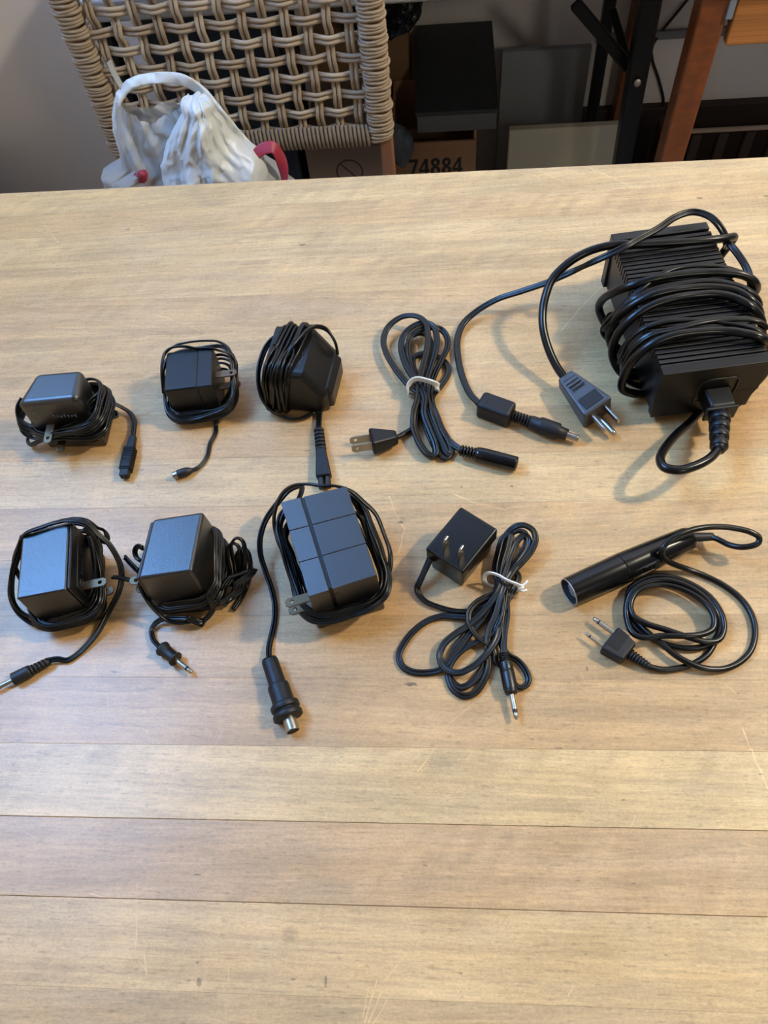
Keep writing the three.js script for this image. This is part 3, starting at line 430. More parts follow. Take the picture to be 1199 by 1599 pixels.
  const bp = part('barrel_plug', ba.put(lathe([...ribs(4.8, 5.2, B * 0.27, 6, 0.55), [5.4, B * 0.28], [5.8, B * 0.3], [5.8, B * 0.4], [7.0, B * 0.42], [7.2, B * 0.46], [7.0, B * 0.7], [5.0, B * 0.72], [4.8, B * 0.83], [0.01, B * 0.83]])), M.rubber, t);
  part('barrel', ba.put(lathe([[2.8, B * 0.82], [2.8, B * 0.985], [2.6, B], [1.3, B], [1.3, B * 0.9], [0.01, B * 0.9]])), M.nickel, bp);
  part('bore', ba.put(lathe([[1.4, B * 0.93], [1.4, B + 0.05], [0.01, B + 0.05]])), M.hole, bp);
}
{
  const bf = brick, w = bf.w, d = bf.d, R = w / 2, zr = (x, y, z) => bf.p(x, y, z);
  const t = thing('mains_cord', 'thick round black mains cord wound round the finned brick, grey three-prong plug beside it', 'cord', [120.6, 0, -416.3]);
  const under = (z0, z1, m) => [zr(R + 9 + m, 40, z0), zr(R + 8 + m, 18, z0 + (z1 - z0) * 0.2), zr(R - 6, 4, z0 + (z1 - z0) * 0.3), zr(0, 3.6, (z0 + z1) / 2), zr(-R + 6, 4, z0 + (z1 - z0) * 0.7), zr(-R - 8 - m, 12, z0 + (z1 - z0) * 0.85)];
  part('cord', sweep([
    [101.2, 13, -425.7], [94.2, 17, -436.9], [87.7, 24, -451.1], [83.9, 32, -466.1], [84, 38, -479.2], [86.5, 44, -490.3], [92.4, 50, -503.3], [104.3, 56, -514], [119.5, 61, -521.5], [135.5, 65, -524], [151.8, 66, -525],
    [155.9, 66, -523.9], [173.1, 66, -523.7], [193.2, 66, -524], [213.3, 66, -525], [228.2, 65, -527.4], [240, 62, -532.3], [246.9, 55, -539.8],
    zr(R + 8, 34, -56), zr(R + 4, 12, -50), zr(R - 8, 4, -44), zr(0, 3.6, -36), zr(-R + 6, 4, -26), zr(-R - 8, 9, -22), [135.6, 20, -497.6], [136.3, 34, -494.8], [141.8, 48, -487.6], [151.6, 60, -481.8], [167.6, 65, -483], [187.2, 66, -486], [209.6, 66, -487.8], [227.3, 66, -486.9], [241.4, 64, -485.3], [251.4, 58, -483.3], [256.2, 46, -485.7],
    ...under(-2, 14, 2), [139.5, 24, -462.7], [141, 40, -463.2], [149, 54, -463.1], [162.8, 63, -465.6], [179, 66, -468.5], [198.5, 66, -471.1], [217.5, 66, -470.5], [231.9, 65, -466.6], [243.2, 62, -457.9], [252.1, 50, -454.3],
    ...under(22, 38, 2), [139.6, 24, -439.2], [139.8, 42, -443.8], [148.1, 56, -448.2], [162.3, 64, -453.9], [179.9, 67, -458.7], [199.5, 67, -462.2], [215.6, 67, -462.2], [228.6, 66, -458.3], [239.7, 64, -450.3], [250.9, 52, -446.6],
    ...under(40, 58, 2), [144.7, 18, -410.4], [144.2, 34, -411.6], [148.9, 50, -413.8], [159, 61, -417], [174.3, 66, -420.7], [192.8, 67, -423.2], [212.5, 67, -423.6], [228.7, 67, -420.2], [240.3, 65, -417.2], [250.7, 52, -420.7],
    zr(R + 12, 30, 62), zr(R + 6, 8, 62), zr(R - 10, 4, 64), zr(20, 4, 68), zr(4, 4.5, d / 2 - 3), [196.6, 10, -381], [179.3, 18, -361.7], [165, 26, -341.4], [160.6, 30, -330.7], [161.8, 33, -322.3], [171.2, 34, -319.1], [184.4, 34, -322.8], [196.1, 33, -330.2], [204.1, 31, -339.4]], roundProfile(3.5, 12), { step: 2.2, floor: 3.5 }), M.cordThick, t);
  // connector in the inlet
  const sx = 6, sy = 24 + 5, f0 = d / 2;
  const body = bend(rbox(23, 16, 30, 3, 4).translate(sx, sy, f0 + 3), (v) => { const k = Math.max(0, (v.z - f0) / 18); v.x = sx + (v.x - sx) * (1 - 0.16 * k); v.y -= k * 1.5; });
  const c = part('connector', [bf.put(body), bf.put(rbox(25, 15, 3, 1.4, 3).translate(sx - 0.5, sy - 2, f0 + 17.5))], M.shellSmooth, t);
  const ra = axis(bf.p(sx - 0.5, sy - 2, f0 + 16), [204.2, 31, -337.8]), Q = ra.len;
  part('strain_relief', ra.put(lathe([...ribs(8, 6.2, Q * 0.86, 4, 0.82, Q * 0.06), [4.6, Q * 0.93], [4.4, Q], [0.01, Q]])), M.shellSmooth, c);
  // three-prong plug
  const pa = axis([100.9, 13, -426.6], [124.6, 12, -389.4], [0.1, 0.85, 0.5]), L = pa.len;
  const pl = part('plug', pa.put(bend(rbox(27, L, 22, 2.2, 4).translate(0, L / 2, 0), (v) => { const k = Math.max(0, Math.min(1, v.y / (L * 0.66))); v.x *= 0.5 + 0.5 * k; v.z *= 0.55 + 0.45 * k; })), M.plugGrey, t);
  part('grip_ribs', [0, 1, 2, 3].map((i) => pa.put(rbox(12, 1.1, 1.2, 0.4, 1).translate(0, L * (0.14 + i * 0.09), 6.5 + i * 1.05).rotateX(0))), M.insulator, pl);
  part('recess', pa.put(rbox(17, L * 0.26, 0.5, 0.2, 1).translate(0, L * 0.78, 11)), M.rubber, pl);
  for (const x of [-6.35, 6.35]) part('prong', blade(frame(pa.p(x, L, 3), pa.dir(0, 0, 1), pa.dir(0, 1, 0)), 6.35, 17, 1.5, false), M.nickel, pl);
  part('ground_pin', pa.put(lathe([[2.4, L - 1], [2.4, L + 18], [1.6, L + 20.5], [0.01, L + 21]]).translate(0, 0, -5)), M.nickel, pl);
}
// ---- front row, far left: adapter with pebbled top, long phono plug running off to the left
{
  const bf = boxFrame([[-305.8, 52.5, -259.7], [-270.5, 52.5, -270.5], [-259.5, 52.5, -216.8], [-296, 52.5, -209.5]]);
  const t = thing('power_adapter', 'pebbled black adapter at the left end of the front row, tarnished blade at right', 'adapter', bf.p(0, 0, 0), 'black plug-in adapters on the table');
  const w = bf.w, d = bf.d;
  const q = [[-305.9, 52.5, -260.3], [-270.6, 52.5, -270.8], [-259.5, 52.5, -216.8], [-296.1, 52.5, -209.5]];
  part('housing', block(q, { k: 1.05, y0: 4, r: 1.5, u1: 0.93 }), M.shell, t);
  part('blade_plate', [block(q, { k: 1.05, y0: 4, r: 1.2, u0: 0.935, w0: 0.01, w1: 0.99 }), bf.put(box(w / 2 - 2, w / 2 + 1.2, 8, 44, -d / 2 + 5, d / 2 - 5, 0.8))], M.shellSmooth, t);
  const mk = [];
  for (let i = 0; i < 4; i++) mk.push(bf.put(rbox(0.6, 6 - (i % 2), 1, 0.2, 1).translate(w / 2 + 1.3, 36 - (i % 2), -17 + i * 2.4)), bf.put(rbox(0.6, 4, 1, 0.2, 1).translate(w / 2 + 1.3, 36, -1 + i * 2.6)));
  mk.push(bf.put(new THREE.TorusGeometry(2.6, 0.35, 8, 24).rotateY(Math.PI / 2).translate(w / 2 + 1.3, 37, 15)));
  part('embossing', mk, M.plugGrey, t);
  part('base_plate', bf.put(box(-w / 2 - 1, w / 2 + 4, 0, 9, -d / 2, d / 2 + 2, 1.5)), M.shellSmooth, t);
  prong(bf, [w / 2, 33, d / 2 - 11], [1, 0, -0.04], [0, 0, 1], M.tarnish, t, 17.5);
  prong(bf, [w / 2, 20, d / 2 - 10], [1, 0, -0.04], [0, 0, 1], M.brownBlade, t, 17.5);
  const turns = [{ m: 1.6, y: 4 }, { m: 3, y: 9 }, { m: 3, y: 15, tx: 4 }, { m: 2, y: 21, tx: 7, tz: -3 }, { m: 5, y: 14, tx: 3 }, { m: 5, y: 22, tx: 6, tz: -4 }, { m: 7, y: 16, tx: 4 }, { m: 6, y: 25, tx: 4, tz: -8 }, { m: 8, y: 20, tx: 2, tz: -6 }, { m: 8, y: 27, tx: 0, tz: -14 }];
  const wd = windings(bf, w / 2 + 1, d / 2, turns, { from: 3.1, cr: 8, ox: 2 });
  part('cord', sweep([...wd, [-320.1, 30, -248.3], [-312.2, 44, -256], [-302.9, 54, -260.2], [-291.9, 55, -264.7], [-282, 55, -268.5], [-272.8, 56, -269.7], [-262.3, 55, -269.1], [-255.7, 52, -266.4], [-251, 48, -262.1], [-245.3, 42, -258.3], [-241, 36, -252.5], [-238.4, 30, -246.7], [-238.1, 25, -241.3], [-239.4, 20, -232.9], [-243.4, 15, -225.5], [-250, 9, -215.7], [-255.6, 5, -205], [-261.8, 3, -196.4], [-268.6, 2, -188.5], [-275.3, 2.5, -183.3], [-281.9, 4, -183.6], [-288.4, 5, -182.3]], zipProfile(1.09), { roll: 0.9, twist: 0.5, floor: 1.3 }), M.cord, t);
  part('cord_loop', sweep([[-280.1, 50, -273.6], [-269, 54, -272.5], [-260.1, 53, -271.4], [-255.3, 46, -269.8], [-252.4, 38, -270.6], [-250.8, 34, -266.7], [-255.4, 30, -265.9], [-257.5, 34, -269.9]], zipProfile(1.09), { roll: 0.9 }), M.cord, t);
  part('cord_loop', sweep([[-305.5, 52, -259.5], [-311.9, 42, -252], [-318, 32, -241.4], [-320.5, 24, -231.5], [-320.7, 16, -223.4], [-316.8, 10, -218.3], [-310, 7, -215.2], [-296.1, 6, -213.7], [-279.9, 9, -213.8], [-265.7, 14, -217.4], [-257.6, 22, -224.4], [-255.5, 26, -234.1]], zipProfile(1.09), { roll: 0.9, twist: 0.3 }), M.cord, t);
  part('cord_loop', sweep([[-313.6, 38, -250.2], [-321.2, 26, -239.4], [-323.1, 18, -228.4], [-320.6, 11, -220.3], [-313.8, 6, -213.7], [-304.8, 3, -209.6], [-296.5, 3, -209.8], [-285.9, 7, -211.8], [-274.4, 14, -215.5], [-264.6, 20, -219.6], [-257.3, 26, -226.4], [-255, 32, -239], [-256.6, 40, -252.6], [-259.1, 46, -262.3]], zipProfile(1.09), { roll: 0.9, twist: 0.3 }), M.cord, t);
  part('cord_loop', sweep([[-262.1, 50, -267.1], [-257.2, 38, -259.6], [-254.2, 30, -247.8], [-251.9, 24, -235], [-251.9, 18, -224.2], [-258.4, 10, -218.2], [-269.5, 6, -215.1], [-281.6, 5, -213.6]], zipProfile(1.09), { roll: 0.9, twist: 0.3 }), M.cord, t);
  const ja = axis([-286.9, 5, -181.9], [-310.7, 4.5, -168]), J = ja.len;
  const c = part('jack_plug', ja.put(lathe([...ribs(3.2, 4, J * 0.5, 5, 0.62), [4.3, J * 0.52], [4.7, J * 0.56], [4.9, J * 0.8], [5, J * 0.985], [4.7, J], [0.01, J]])), M.insulator, t);
  part('pin', ja.put(lathe([[1.75, J - 1], [1.75, J + 10.5], [1.5, J + 10.6]])), M.nickel, c);
  part('pin_tip', ja.put(lathe([[1.5, J + 11.6], [1.75, J + 11.8], [1.75, J + 13], [1.2, J + 14], [0.5, J + 15.2], [0.01, J + 15.2]])), M.nickel, c);
  part('pin_ring', ja.put(lathe([[1.6, J + 10.5], [1.6, J + 11.8]])), M.insulator, c);
}
// ---- front row, second: cube adapter with its cord bunched on the right, short jack plug in front
{
  const bf = boxFrame([[-208.8, 56.7, -269.9], [-172.6, 56.7, -275.8], [-173.2, 56.7, -228.9], [-210.8, 56.7, -222.3]]);
  const t = thing('power_adapter', 'second adapter of the front row, pebbled black cube with cord bunched at its right', 'adapter', bf.p(0, 0, 0), 'black plug-in adapters on the table');
  const w = bf.w, d = bf.d;
  part('housing', block([[-209.3, 56.7, -269.9], [-172.6, 56.7, -275.8], [-173.5, 56.7, -227.9], [-211.2, 56.7, -222.3]], { k: 1.12, y0: 3, r: 2.8 }), M.shell, t);
  part('blade_plate', block([[-209.3, 56.7, -269.9], [-172.6, 56.7, -275.8], [-173.5, 56.7, -227.9], [-211.2, 56.7, -222.3]], { k: 1.12, y0: 3, r: 1, t1: 0.965, u0: -0.045, u1: 0.03, w0: 0.03, w1: 0.97 }), M.shellSmooth, t);
  prong(bf, [-w / 2 - 3, 33, d / 2 - 9], [-1, 0, 0.02], [0, 0, 1], M.tarnish, t, 15);
  prong(bf, [-w / 2 - 3, 20, d / 2 - 9], [-1, 0, 0.02], [0, 0, 1], M.tarnish, t, 15);
  const turns = [{ m: 3.5, y: 5 }, { m: 5, y: 9 }, { m: 4.4, y: 14, tz: -2 }, { m: 7, y: 12, tz: -1, tx: -2 }, { m: 4.5, y: 20, tz: -3, tx: 4 }, { m: 7, y: 20, tz: -4, tx: 6 }, { m: 4.2, y: 26, tz: -5, tx: 6 }];
  const wd = windings(bf, w / 2 + 1, d / 2, turns, { from: 1.2, cr: 7 });
  part('cord', sweep([...wd, [-169.9, 12, -218.6], [-176.2, 7, -213.2], [-180.6, 4, -211.4], [-177.2, 6, -211.6], [-181.2, 8, -210.3], [-189, 9, -212.9], [-198.1, 8, -213.8], [-207.5, 6, -214.1], [-213.6, 4, -211.9], [-216.2, 3, -207.3], [-214.5, 3, -200.3], [-210, 4, -195], [-205.1, 5, -191.2]], zipProfile(1.04), { roll: 0.9, twist: 0.4, floor: 1.3 }), M.cord, t);
  part('cord_loop', sweep([[-219.2, 34, -231.1], [-218, 28, -225.8], [-213.6, 22, -219.4], [-208.4, 15, -214.4], [-201.7, 10, -210.5], [-192.6, 8, -209.8], [-183.9, 6, -211.6], [-178.4, 4, -209.4], [-177.4, 5, -211], [-183, 9, -211.4], [-187.3, 14, -211.8]], zipProfile(1.04), { roll: 0.9, floor: 1.3 }), M.cord, t);
  part('cord_loop', sweep([[-219.4, 40, -255], [-224.5, 38, -257.7], [-226.9, 36, -255], [-225.5, 34, -250.8], [-221.5, 34, -247.6]], zipProfile(1.04), { roll: 0.9 }), M.cord, t);
  part('cord_end', sweep([[-223.6, 30, -241.3], [-231.6, 28, -248.6], [-237.6, 27, -254.5]], zipProfile(1.13), { roll: 0.9 }), M.cord, t);
  part('cord_loop', sweep([[-244.9, 24, -239.6], [-238, 26, -238.1], [-230.9, 28, -235.6], [-223, 30, -233]], zipProfile(1.13), { roll: 0.6 }), M.cord, t);
  for (const [k, dx] of [[0, 0], [1, -22], [2, 14]]) part('cord_loop', sweep([[-156.6, 9, -242.6], [-157, 16, -251.9], [-157.9, 24, -258.5], [-157.4, 30, -262.8], [-153, 34, -266], [-149, 32, -264.9], [-147.7, 26, -259.5], [-148.9, 18, -253], [-152.4, 10, -246.3], [-155.2, 8, -237.8], [-160.3, 9, -227]].map((p) => [p[0] + dx * 0.18, Math.max(2, p[1] - k * 4), p[2] + k * 2.2]), zipProfile(1.04), { roll: 0.9, floor: 1.3 }), M.cord, t);
  for (const k of [0, 1, 2]) part('cord_loop', sweep([[-161.2, 14, -236.1], [-156.6, 14, -244.4], [-149.8, 12, -248.5], [-142.7, 10, -252.6], [-145.5, 9, -247.8], [-151.9, 8, -242], [-152.3, 6, -237.7], [-158.1, 5, -231.9], [-163.1, 6, -227.3]].map((p) => [p[0] - k * 1.6, Math.max(2, p[1] + k * 2.6), p[2] + k * 1.9]), zipProfile(1.04), { roll: 0.7, floor: 1.3 }), M.cord, t);
  const ja = axis([-205, 5.6, -191.5], [-193.2, 5.2, -183]), J = ja.len;
  const c = part('jack_plug', ja.put(lathe([[1.6, -2], [4.8, -1], [5.6, 0], [5.6, 1.5], [4.7, 3.5], [4.3, J * 0.5], [4.6, J * 0.8], [5.5, J * 0.9], [5.5, J], [0.01, J]])), M.insulator, t);
  part('pin', ja.put(lathe([[1.75, J - 1], [1.75, J + 10], [1.2, J + 10.4]])), M.nickel, c);
  part('pin_ring', ja.put(lathe([[1.5, J + 10], [1.65, J + 10.4], [1.65, J + 11.6]])), M.insulator, c);
  part('pin_tip', ja.put(lathe([[1.3, J + 11.5], [1.8, J + 12.4], [1.2, J + 13.4], [1.6, J + 14.4], [0.8, J + 15.8], [0.01, J + 16]])), M.nickel, c);
}
// ---- front row, middle: tall adapter with a groove and two seams, long barrel plug in front
{
  const bf = boxFrame([[-117.8, 55, -282.9], [-70.9, 55, -295.7], [-46.4, 55, -225.5], [-91.1, 55, -209.7]]);
  const t = thing('power_adapter', 'largest adapter, grooved oblong black block with blades at its left', 'adapter', bf.p(0, 0, 0), 'black plug-in adapters on the table');
  const w = bf.w, d = bf.d, gx = -w / 2 + w * 0.322, zs = [-d / 2, -d / 2 + d * 0.32, -d / 2 + d * 0.655, d / 2];
  const q = [[-117.9, 55, -283.5], [-70.9, 55, -296.2], [-46.4, 55, -225], [-91.5, 55, -209.2]], ws = [0, 0.32, 0.655, 1];
  for (let i = 0; i < 3; i++) for (const [u0, u1] of [[0, 0.298], [0.348, 1]]) part('housing', block(q, { k: 1.03, y0: 3, r: 0.55, u0, u1, w0: ws[i] + (i ? 0.001 : 0), w1: ws[i + 1] - (i < 2 ? 0.001 : 0) }), M.shell, t);
  part('groove', block([[-118.3, 53.4, -284.5], [-71.1, 53.4, -297.3], [-46.6, 53.4, -225.8], [-91.8, 53.4, -209.9]], { k: 1.03, y0: 3, r: 0.4, s: 2, u0: 0.27, u1: 0.375, w0: 0.01, w1: 0.985 }), M.shellSmooth, t);
  part('latch', [bf.put(rbox(3.4, 5, 1.4, 0.4, 2).translate(gx + 3.4, 46, d / 2)), bf.put(rbox(3.4, 4, 1.4, 0.4, 2).translate(gx + 3.4, 38, d / 2))], M.shellSmooth, t);
  part('base_plate', bf.put(box(-w / 2 - 1.5, w / 2 + 1.5, 0, 14, -d / 2 - 1, d / 2 + 1.5, 1.5)), M.shell, t);
  prong(bf, [-w / 2 + 1, 41, d / 2 - 6], [-1, 0, 0.02], [0, 0, 1], M.tarnish, t, 17.5);
  prong(bf, [-w / 2 + 1, 28, d / 2 - 6], [-1, 0, 0.02], [0, 0, 1], M.tarnish, t, 17.5);
  const turns = [{ m: 1.8, y: 20 }, { m: 3.4, y: 25, tx: 3 }, { m: 4.6, y: 20, tx: -2 }, { m: 5.4, y: 29, tz: -2 }, { m: 7, y: 24, tx: 2 }, { m: 7.6, y: 32, tz: -4 }, { m: 9, y: 28, tz: -3 }, { m: 8, y: 36, tz: -6 }];
  const f2 = frame(bf.p(0, 0, 0), bf.dir(1, 0, 0), [0, 1, 0]); f2.w = w;
  const wd = windings(f2, w / 2 + 1, d / 2 - 1, turns, { from: -1.6, cr: 12, wob: 2.6 });
  part('cord', sweep([...wd, [-107.1, 40, -306.1], [-117.4, 34, -307], [-128.2, 28, -297], [-136.3, 22, -287], [-140, 17, -274.9], [-139.7, 12, -264.3], [-135.4, 8, -251.8], [-130.1, 5, -239], [-126.5, 3, -225.9], [-125.8, 2, -212.7], [-127, 2.5, -199.2], [-127.1, 4, -190.8], [-125.7, 6, -183.6]], zipProfile(1.13), { roll: 0.9, twist: 0.5, floor: 1.4 }), M.cord, t);
  part('cord_loop', sweep([[-126.4, 18, -272.8], [-128.5, 26, -283.2], [-126, 34, -293.4], [-119.3, 42, -300.5], [-110.6, 48, -302.1], [-99.5, 52, -300.3], [-88.8, 54, -297.2], [-78.7, 54, -297], [-67.8, 50, -294.6], [-59.3, 44, -289.3], [-50.8, 38, -282.5], [-44.5, 32, -268.6], [-40, 28, -255.1], [-40.9, 24, -243.3], [-46.8, 20, -232.9]], zipProfile(1.13), { roll: 0.9, twist: 0.3 }), M.cord, t);
  part('cord_loop', sweep([[-122.9, 24, -288.7], [-124.7, 22, -283.9], [-119.3, 20, -271.6], [-113.4, 18, -259.5], [-109, 17, -244.4], [-104.6, 17, -230.5], [-99.9, 17, -219.7], [-90.9, 16, -214.1], [-78.3, 18, -213.9], [-65.6, 22, -215.5], [-53.3, 26, -220.9]], zipProfile(1.13), { roll: 0.9 }), M.cord, t);
  part('cord_loop', sweep([[-69.1, 40, -297.9], [-63, 32, -287.7], [-56.6, 30, -284.3], [-55.4, 26, -274.9], [-50, 24, -261.5], [-44.5, 22, -244.3], [-51.5, 20, -226.2], [-66.2, 17, -215.6]], zipProfile(1.13), { roll: 0.9 }), M.cord, t);
  const ca = axis([-125.3, 7, -183], [-103.7, 6.5, -132.8]), B = ca.len;
  const c = part('barrel_plug', ca.put(lathe([[2, -1], [5.4, 0], [5.9, 2], [5.9, B * 0.12], [6.1, B * 0.36], [7.2, B * 0.37], [7.6, B * 0.4], [7.6, B * 0.63], [9.6, B * 0.635], [10.1, B * 0.65], [10.1, B * 0.7], [9.4, B * 0.715], [8.2, B * 0.72], [8.2, B * 0.745], [9.9, B * 0.75], [10.3, B * 0.77], [10.3, B * 0.815], [9.2, B * 0.83], [0.01, B * 0.83]], 40)), M.rubber, t);
  part('barrel', ca.put(lathe([[4.7, B * 0.82], [4.7, B * 0.985], [4.4, B], [2.6, B], [2.6, B * 0.93], [0.01, B * 0.93]], 36)), M.nickel, c);
  part('bore', ca.put(lathe([[4.2, B * 0.99], [4.2, B + 0.1], [0.01, B + 0.1]])), M.hole, c);
  part('vent_hole', ca.put(new THREE.CylinderGeometry(0.8, 0.8, 1, 12).rotateX(Math.PI / 2).translate(0.5, B * 0.24, -6)), M.hole, c);
}
// ---- front row, fourth: glossy adapter with blades up and a tied cord
{
  const bf = boxFrame([[11, 32.2, -291.7], [38.5, 32.2, -272.2], [11.2, 32.2, -237.8], [-14.8, 32.2, -256.9]]);
  const t = thing('power_adapter', 'glossy black adapter with both blades pointing straight up', 'adapter', bf.p(0, 0, 0), 'black plug-in adapters on the table');
  const w = bf.w, d = bf.d;
  part('housing', bf.put(frustum(w - 2.4, 26, d - 2.4, 2, 0.9, 0.92, 4)), M.gloss, t);
  part('lid', bf.put(rbox(w, 14, d, 1.8, 5).translate(0, 25.2, 0)), M.gloss, t);
  part('embossing', Array.from({ length: 9 }, (_, i) => bf.put(rbox(1.6, 0.3, 2.2 - (i % 3) * 0.4, 0.1, 1).translate(-11 + i * 2.6, 32.25, -d / 2 + 4))), M.shellWarm, t);
  // the blades stand up near the front
  const bl = (q) => part('prong', blade(frame(q, bf.dir(0.1, 0, 1), [0.04, 1, 0]), 6.35, 16.5), M.nickel, t);
  bl([-0.3, 32, -256.7]); bl([10.3, 32, -249.3]);
  const ra = axis([-12.3, 15, -255.8], [-20.9, 5, -240.2]);
  part('strain_relief', ra.put(lathe([[2.6, -2], [2.4, 2], [2.2, ra.len * 0.6], [2.5, ra.len * 0.98], [1.4, ra.len]])), M.rubber, t);
  const zl = zipProfile(1.25);
  part('cord', sweep([
    [-19.7, 8, -241.3], [-21.4, 4, -239.2], [-20.3, 2.5, -234.8], [-14.7, 2, -228.8], [-5.5, 2, -224.7], [4.6, 2, -221.8], [14.6, 2.5, -221.2], [22.7, 4, -222.9], [29.8, 6, -227.5], [36.1, 7, -235.8],
    [40.2, 6, -246.4], [43.5, 5, -260.6], [46.2, 5, -273.5], [48.7, 6, -281.4], [53.9, 8, -283.8], [58.9, 9, -282], [60, 9, -274.8], [56.5, 8, -266], [49.2, 7, -255], [43.6, 7, -244.7], [39.7, 6, -236.3],
    [29.7, 5, -224.6], [15.5, 4, -215.9], [7.5, 3, -216.6], [-2.5, 2, -217.5], [-12.6, 2, -214.6], [-22.7, 2, -207], [-30.6, 2, -196.4], [-33.9, 2, -187.6], [-31.3, 2, -179.9], [-24.4, 2, -175.9], [-12.7, 2, -175.4], [-3.9, 3, -177.6], [4, 4, -186.9], [14.1, 5, -200], [25.3, 7, -214], [34.8, 9, -231.6],
    [38.6, 8, -246.6], [40.8, 8, -261.4], [42.9, 9, -275], [46.1, 12, -279.9], [52.3, 16, -283.6], [58.4, 17, -283.5], [64.4, 16, -279.8], [66.1, 14, -273.2], [62.7, 12, -265], [55.6, 11, -256.3], [46.6, 10, -246.7], [41.1, 9, -236],
    [31.8, 9, -230.5], [21.6, 9, -225.1], [15.9, 9, -217.5], [15.7, 8, -209.4], [20, 7, -201.4], [26.6, 6, -195.5], [31.4, 5, -192.8], [33.2, 4, -188], [34, 3, -182.3], [38.7, 2, -179.6], [43.1, 2, -171.7], [48.4, 2, -165.3], [53.2, 2, -166.3], [55.4, 2, -170.7], [53.4, 2.5, -177.5], [48.5, 3, -183.9], [42.8, 4, -187], [38.3, 5, -193.8], [37.9, 6, -208.1], [40.6, 7, -223.7], [42.6, 8, -235.3],
    [47.2, 4, -251.9], [51.3, 4, -251.3], [52.9, 4, -246.7], [50.2, 4, -240.5], [43.9, 5, -229], [38.1, 7, -213], [34.4, 8, -197.9], [26.2, 8, -185.6], [16.3, 7, -177.3], [6.7, 6, -173.8], [-1.9, 5, -177.4], [-5.3, 5, -185.5], [-2.7, 6, -193.9], [5.2, 7, -201.4], [17.2, 8, -209.4], [28.4, 10, -220.3], [37.3, 12, -233.5],
    [43.7, 11, -250.7], [48, 10, -263.8], [53.1, 11, -273.8], [58.4, 12, -278], [61.4, 11, -274.9], [60, 10, -268.4], [53.2, 10, -256.9], [44.3, 11, -242.8], [39.7, 12, -232.4],
    [35.2, 9, -217.5], [28.8, 7, -202.4], [27.9, 5, -188.7], [28, 4, -177.9], [24.3, 3, -168.3], [17.9, 2.5, -160.6], [10.2, 2.5, -159], [3.7, 2.5, -163.4], [0.4, 2.5, -173.3], [3, 3, -182.2], [10.9, 4, -191.1], [20.9, 5, -196.9], [30.8, 6, -201.8], [37, 8, -212.5], [39.9, 9, -233.8],
    [35.6, 9, -249.5], [38.2, 10, -263.9], [42.9, 12, -276.9], [48.1, 13, -278.7], [46.7, 12, -271], [41.9, 11, -255.3], [37.5, 10, -235.5],
    [29.5, 4, -216.4], [19.3, 4, -208.9], [11.1, 4, -200.4], [4, 3, -188.3], [0, 2.5, -179.3], [2.8, 2, -169.5], [8.5, 2, -165.1], [16.2, 2.5, -167.9], [24.2, 3, -178.2], [29.5, 4, -193.2], [33.3, 5, -213.8], [41.3, 5, -235.6], [42.9, 5, -219.2], [40.1, 6, -202.8], [39, 7, -192.1], [39.3, 7.5, -187.3]], zl, { roll: 0.2, twist: 0.45, floor: 1.4, step: 1.9 }), M.cordSoft, t);
  const ja = axis([38.6, 8, -188.1], [42.9, 6.5, -159]), J = ja.len;
  const c = part('jack_plug', ja.put(lathe([...ribs(3.2, 3.9, J * 0.2, 4, 0.7), [4.2, J * 0.22], [4.6, J * 0.28], [4.7, J * 0.42], [4.2, J * 0.43], [4.9, J * 0.45], [4.9, J * 0.47], [4.2, J * 0.49], [4.9, J * 0.51], [5, J * 0.86], [4.4, J * 0.88], [4.6, J * 0.95], [3.8, J], [0.01, J]])), M.jackBlack, t);
  part('pin', ja.put(lathe([[1.75, J - 1], [1.75, J + 10], [1.2, J + 10.3]])), M.nickel, c);
  part('pin_ring', ja.put(lathe([[1.6, J + 10], [1.65, J + 10.4], [1.65, J + 12.4]])), M.insulator, c);
  part('pin_tip', ja.put(lathe([[1.3, J + 12.2], [1.8, J + 13.2], [1.3, J + 14.2], [1.7, J + 15], [0.7, J + 17], [0.01, J + 17.2]])), M.nickel, c);
}
{
  const f = frame([40.6, 0, -240.7], [1, 0, 0.35], [0, 1, 0]), pts = [];
  for (let i = 0; i < 26; i++) { const a = i / 26 * 2 * Math.PI, [x, y] = rrect(a, 13.6, 8.2, 6.5); pts.push(f.p(x, Math.max(0.8, y + 8.3), 1.2 * Math.sin(a * 2))); }
  solo('twist_tie', 'white twist tie knotted round the glossy adapter\'s cord', 'tie', [sweep(pts, flatProfile(1.2, 3.4), { closed: true, step: 1.2 }), sweep([f.p(12, 11, 0), f.p(15.5, 12, -2), f.p(17, 13.5, -5)], flatProfile(1.3, 2.6)), sweep([f.p(12, 10, 1), f.p(15.5, 9, 2), f.p(18, 8.5, 0)], flatProfile(1.3, 2.6)), f.put(new THREE.SphereGeometry(2.1, 14, 10).scale(1.2, 0.8, 1).translate(13.5, 11, 0))], M.whiteTie, [40.6, 0, -240.7]);
}
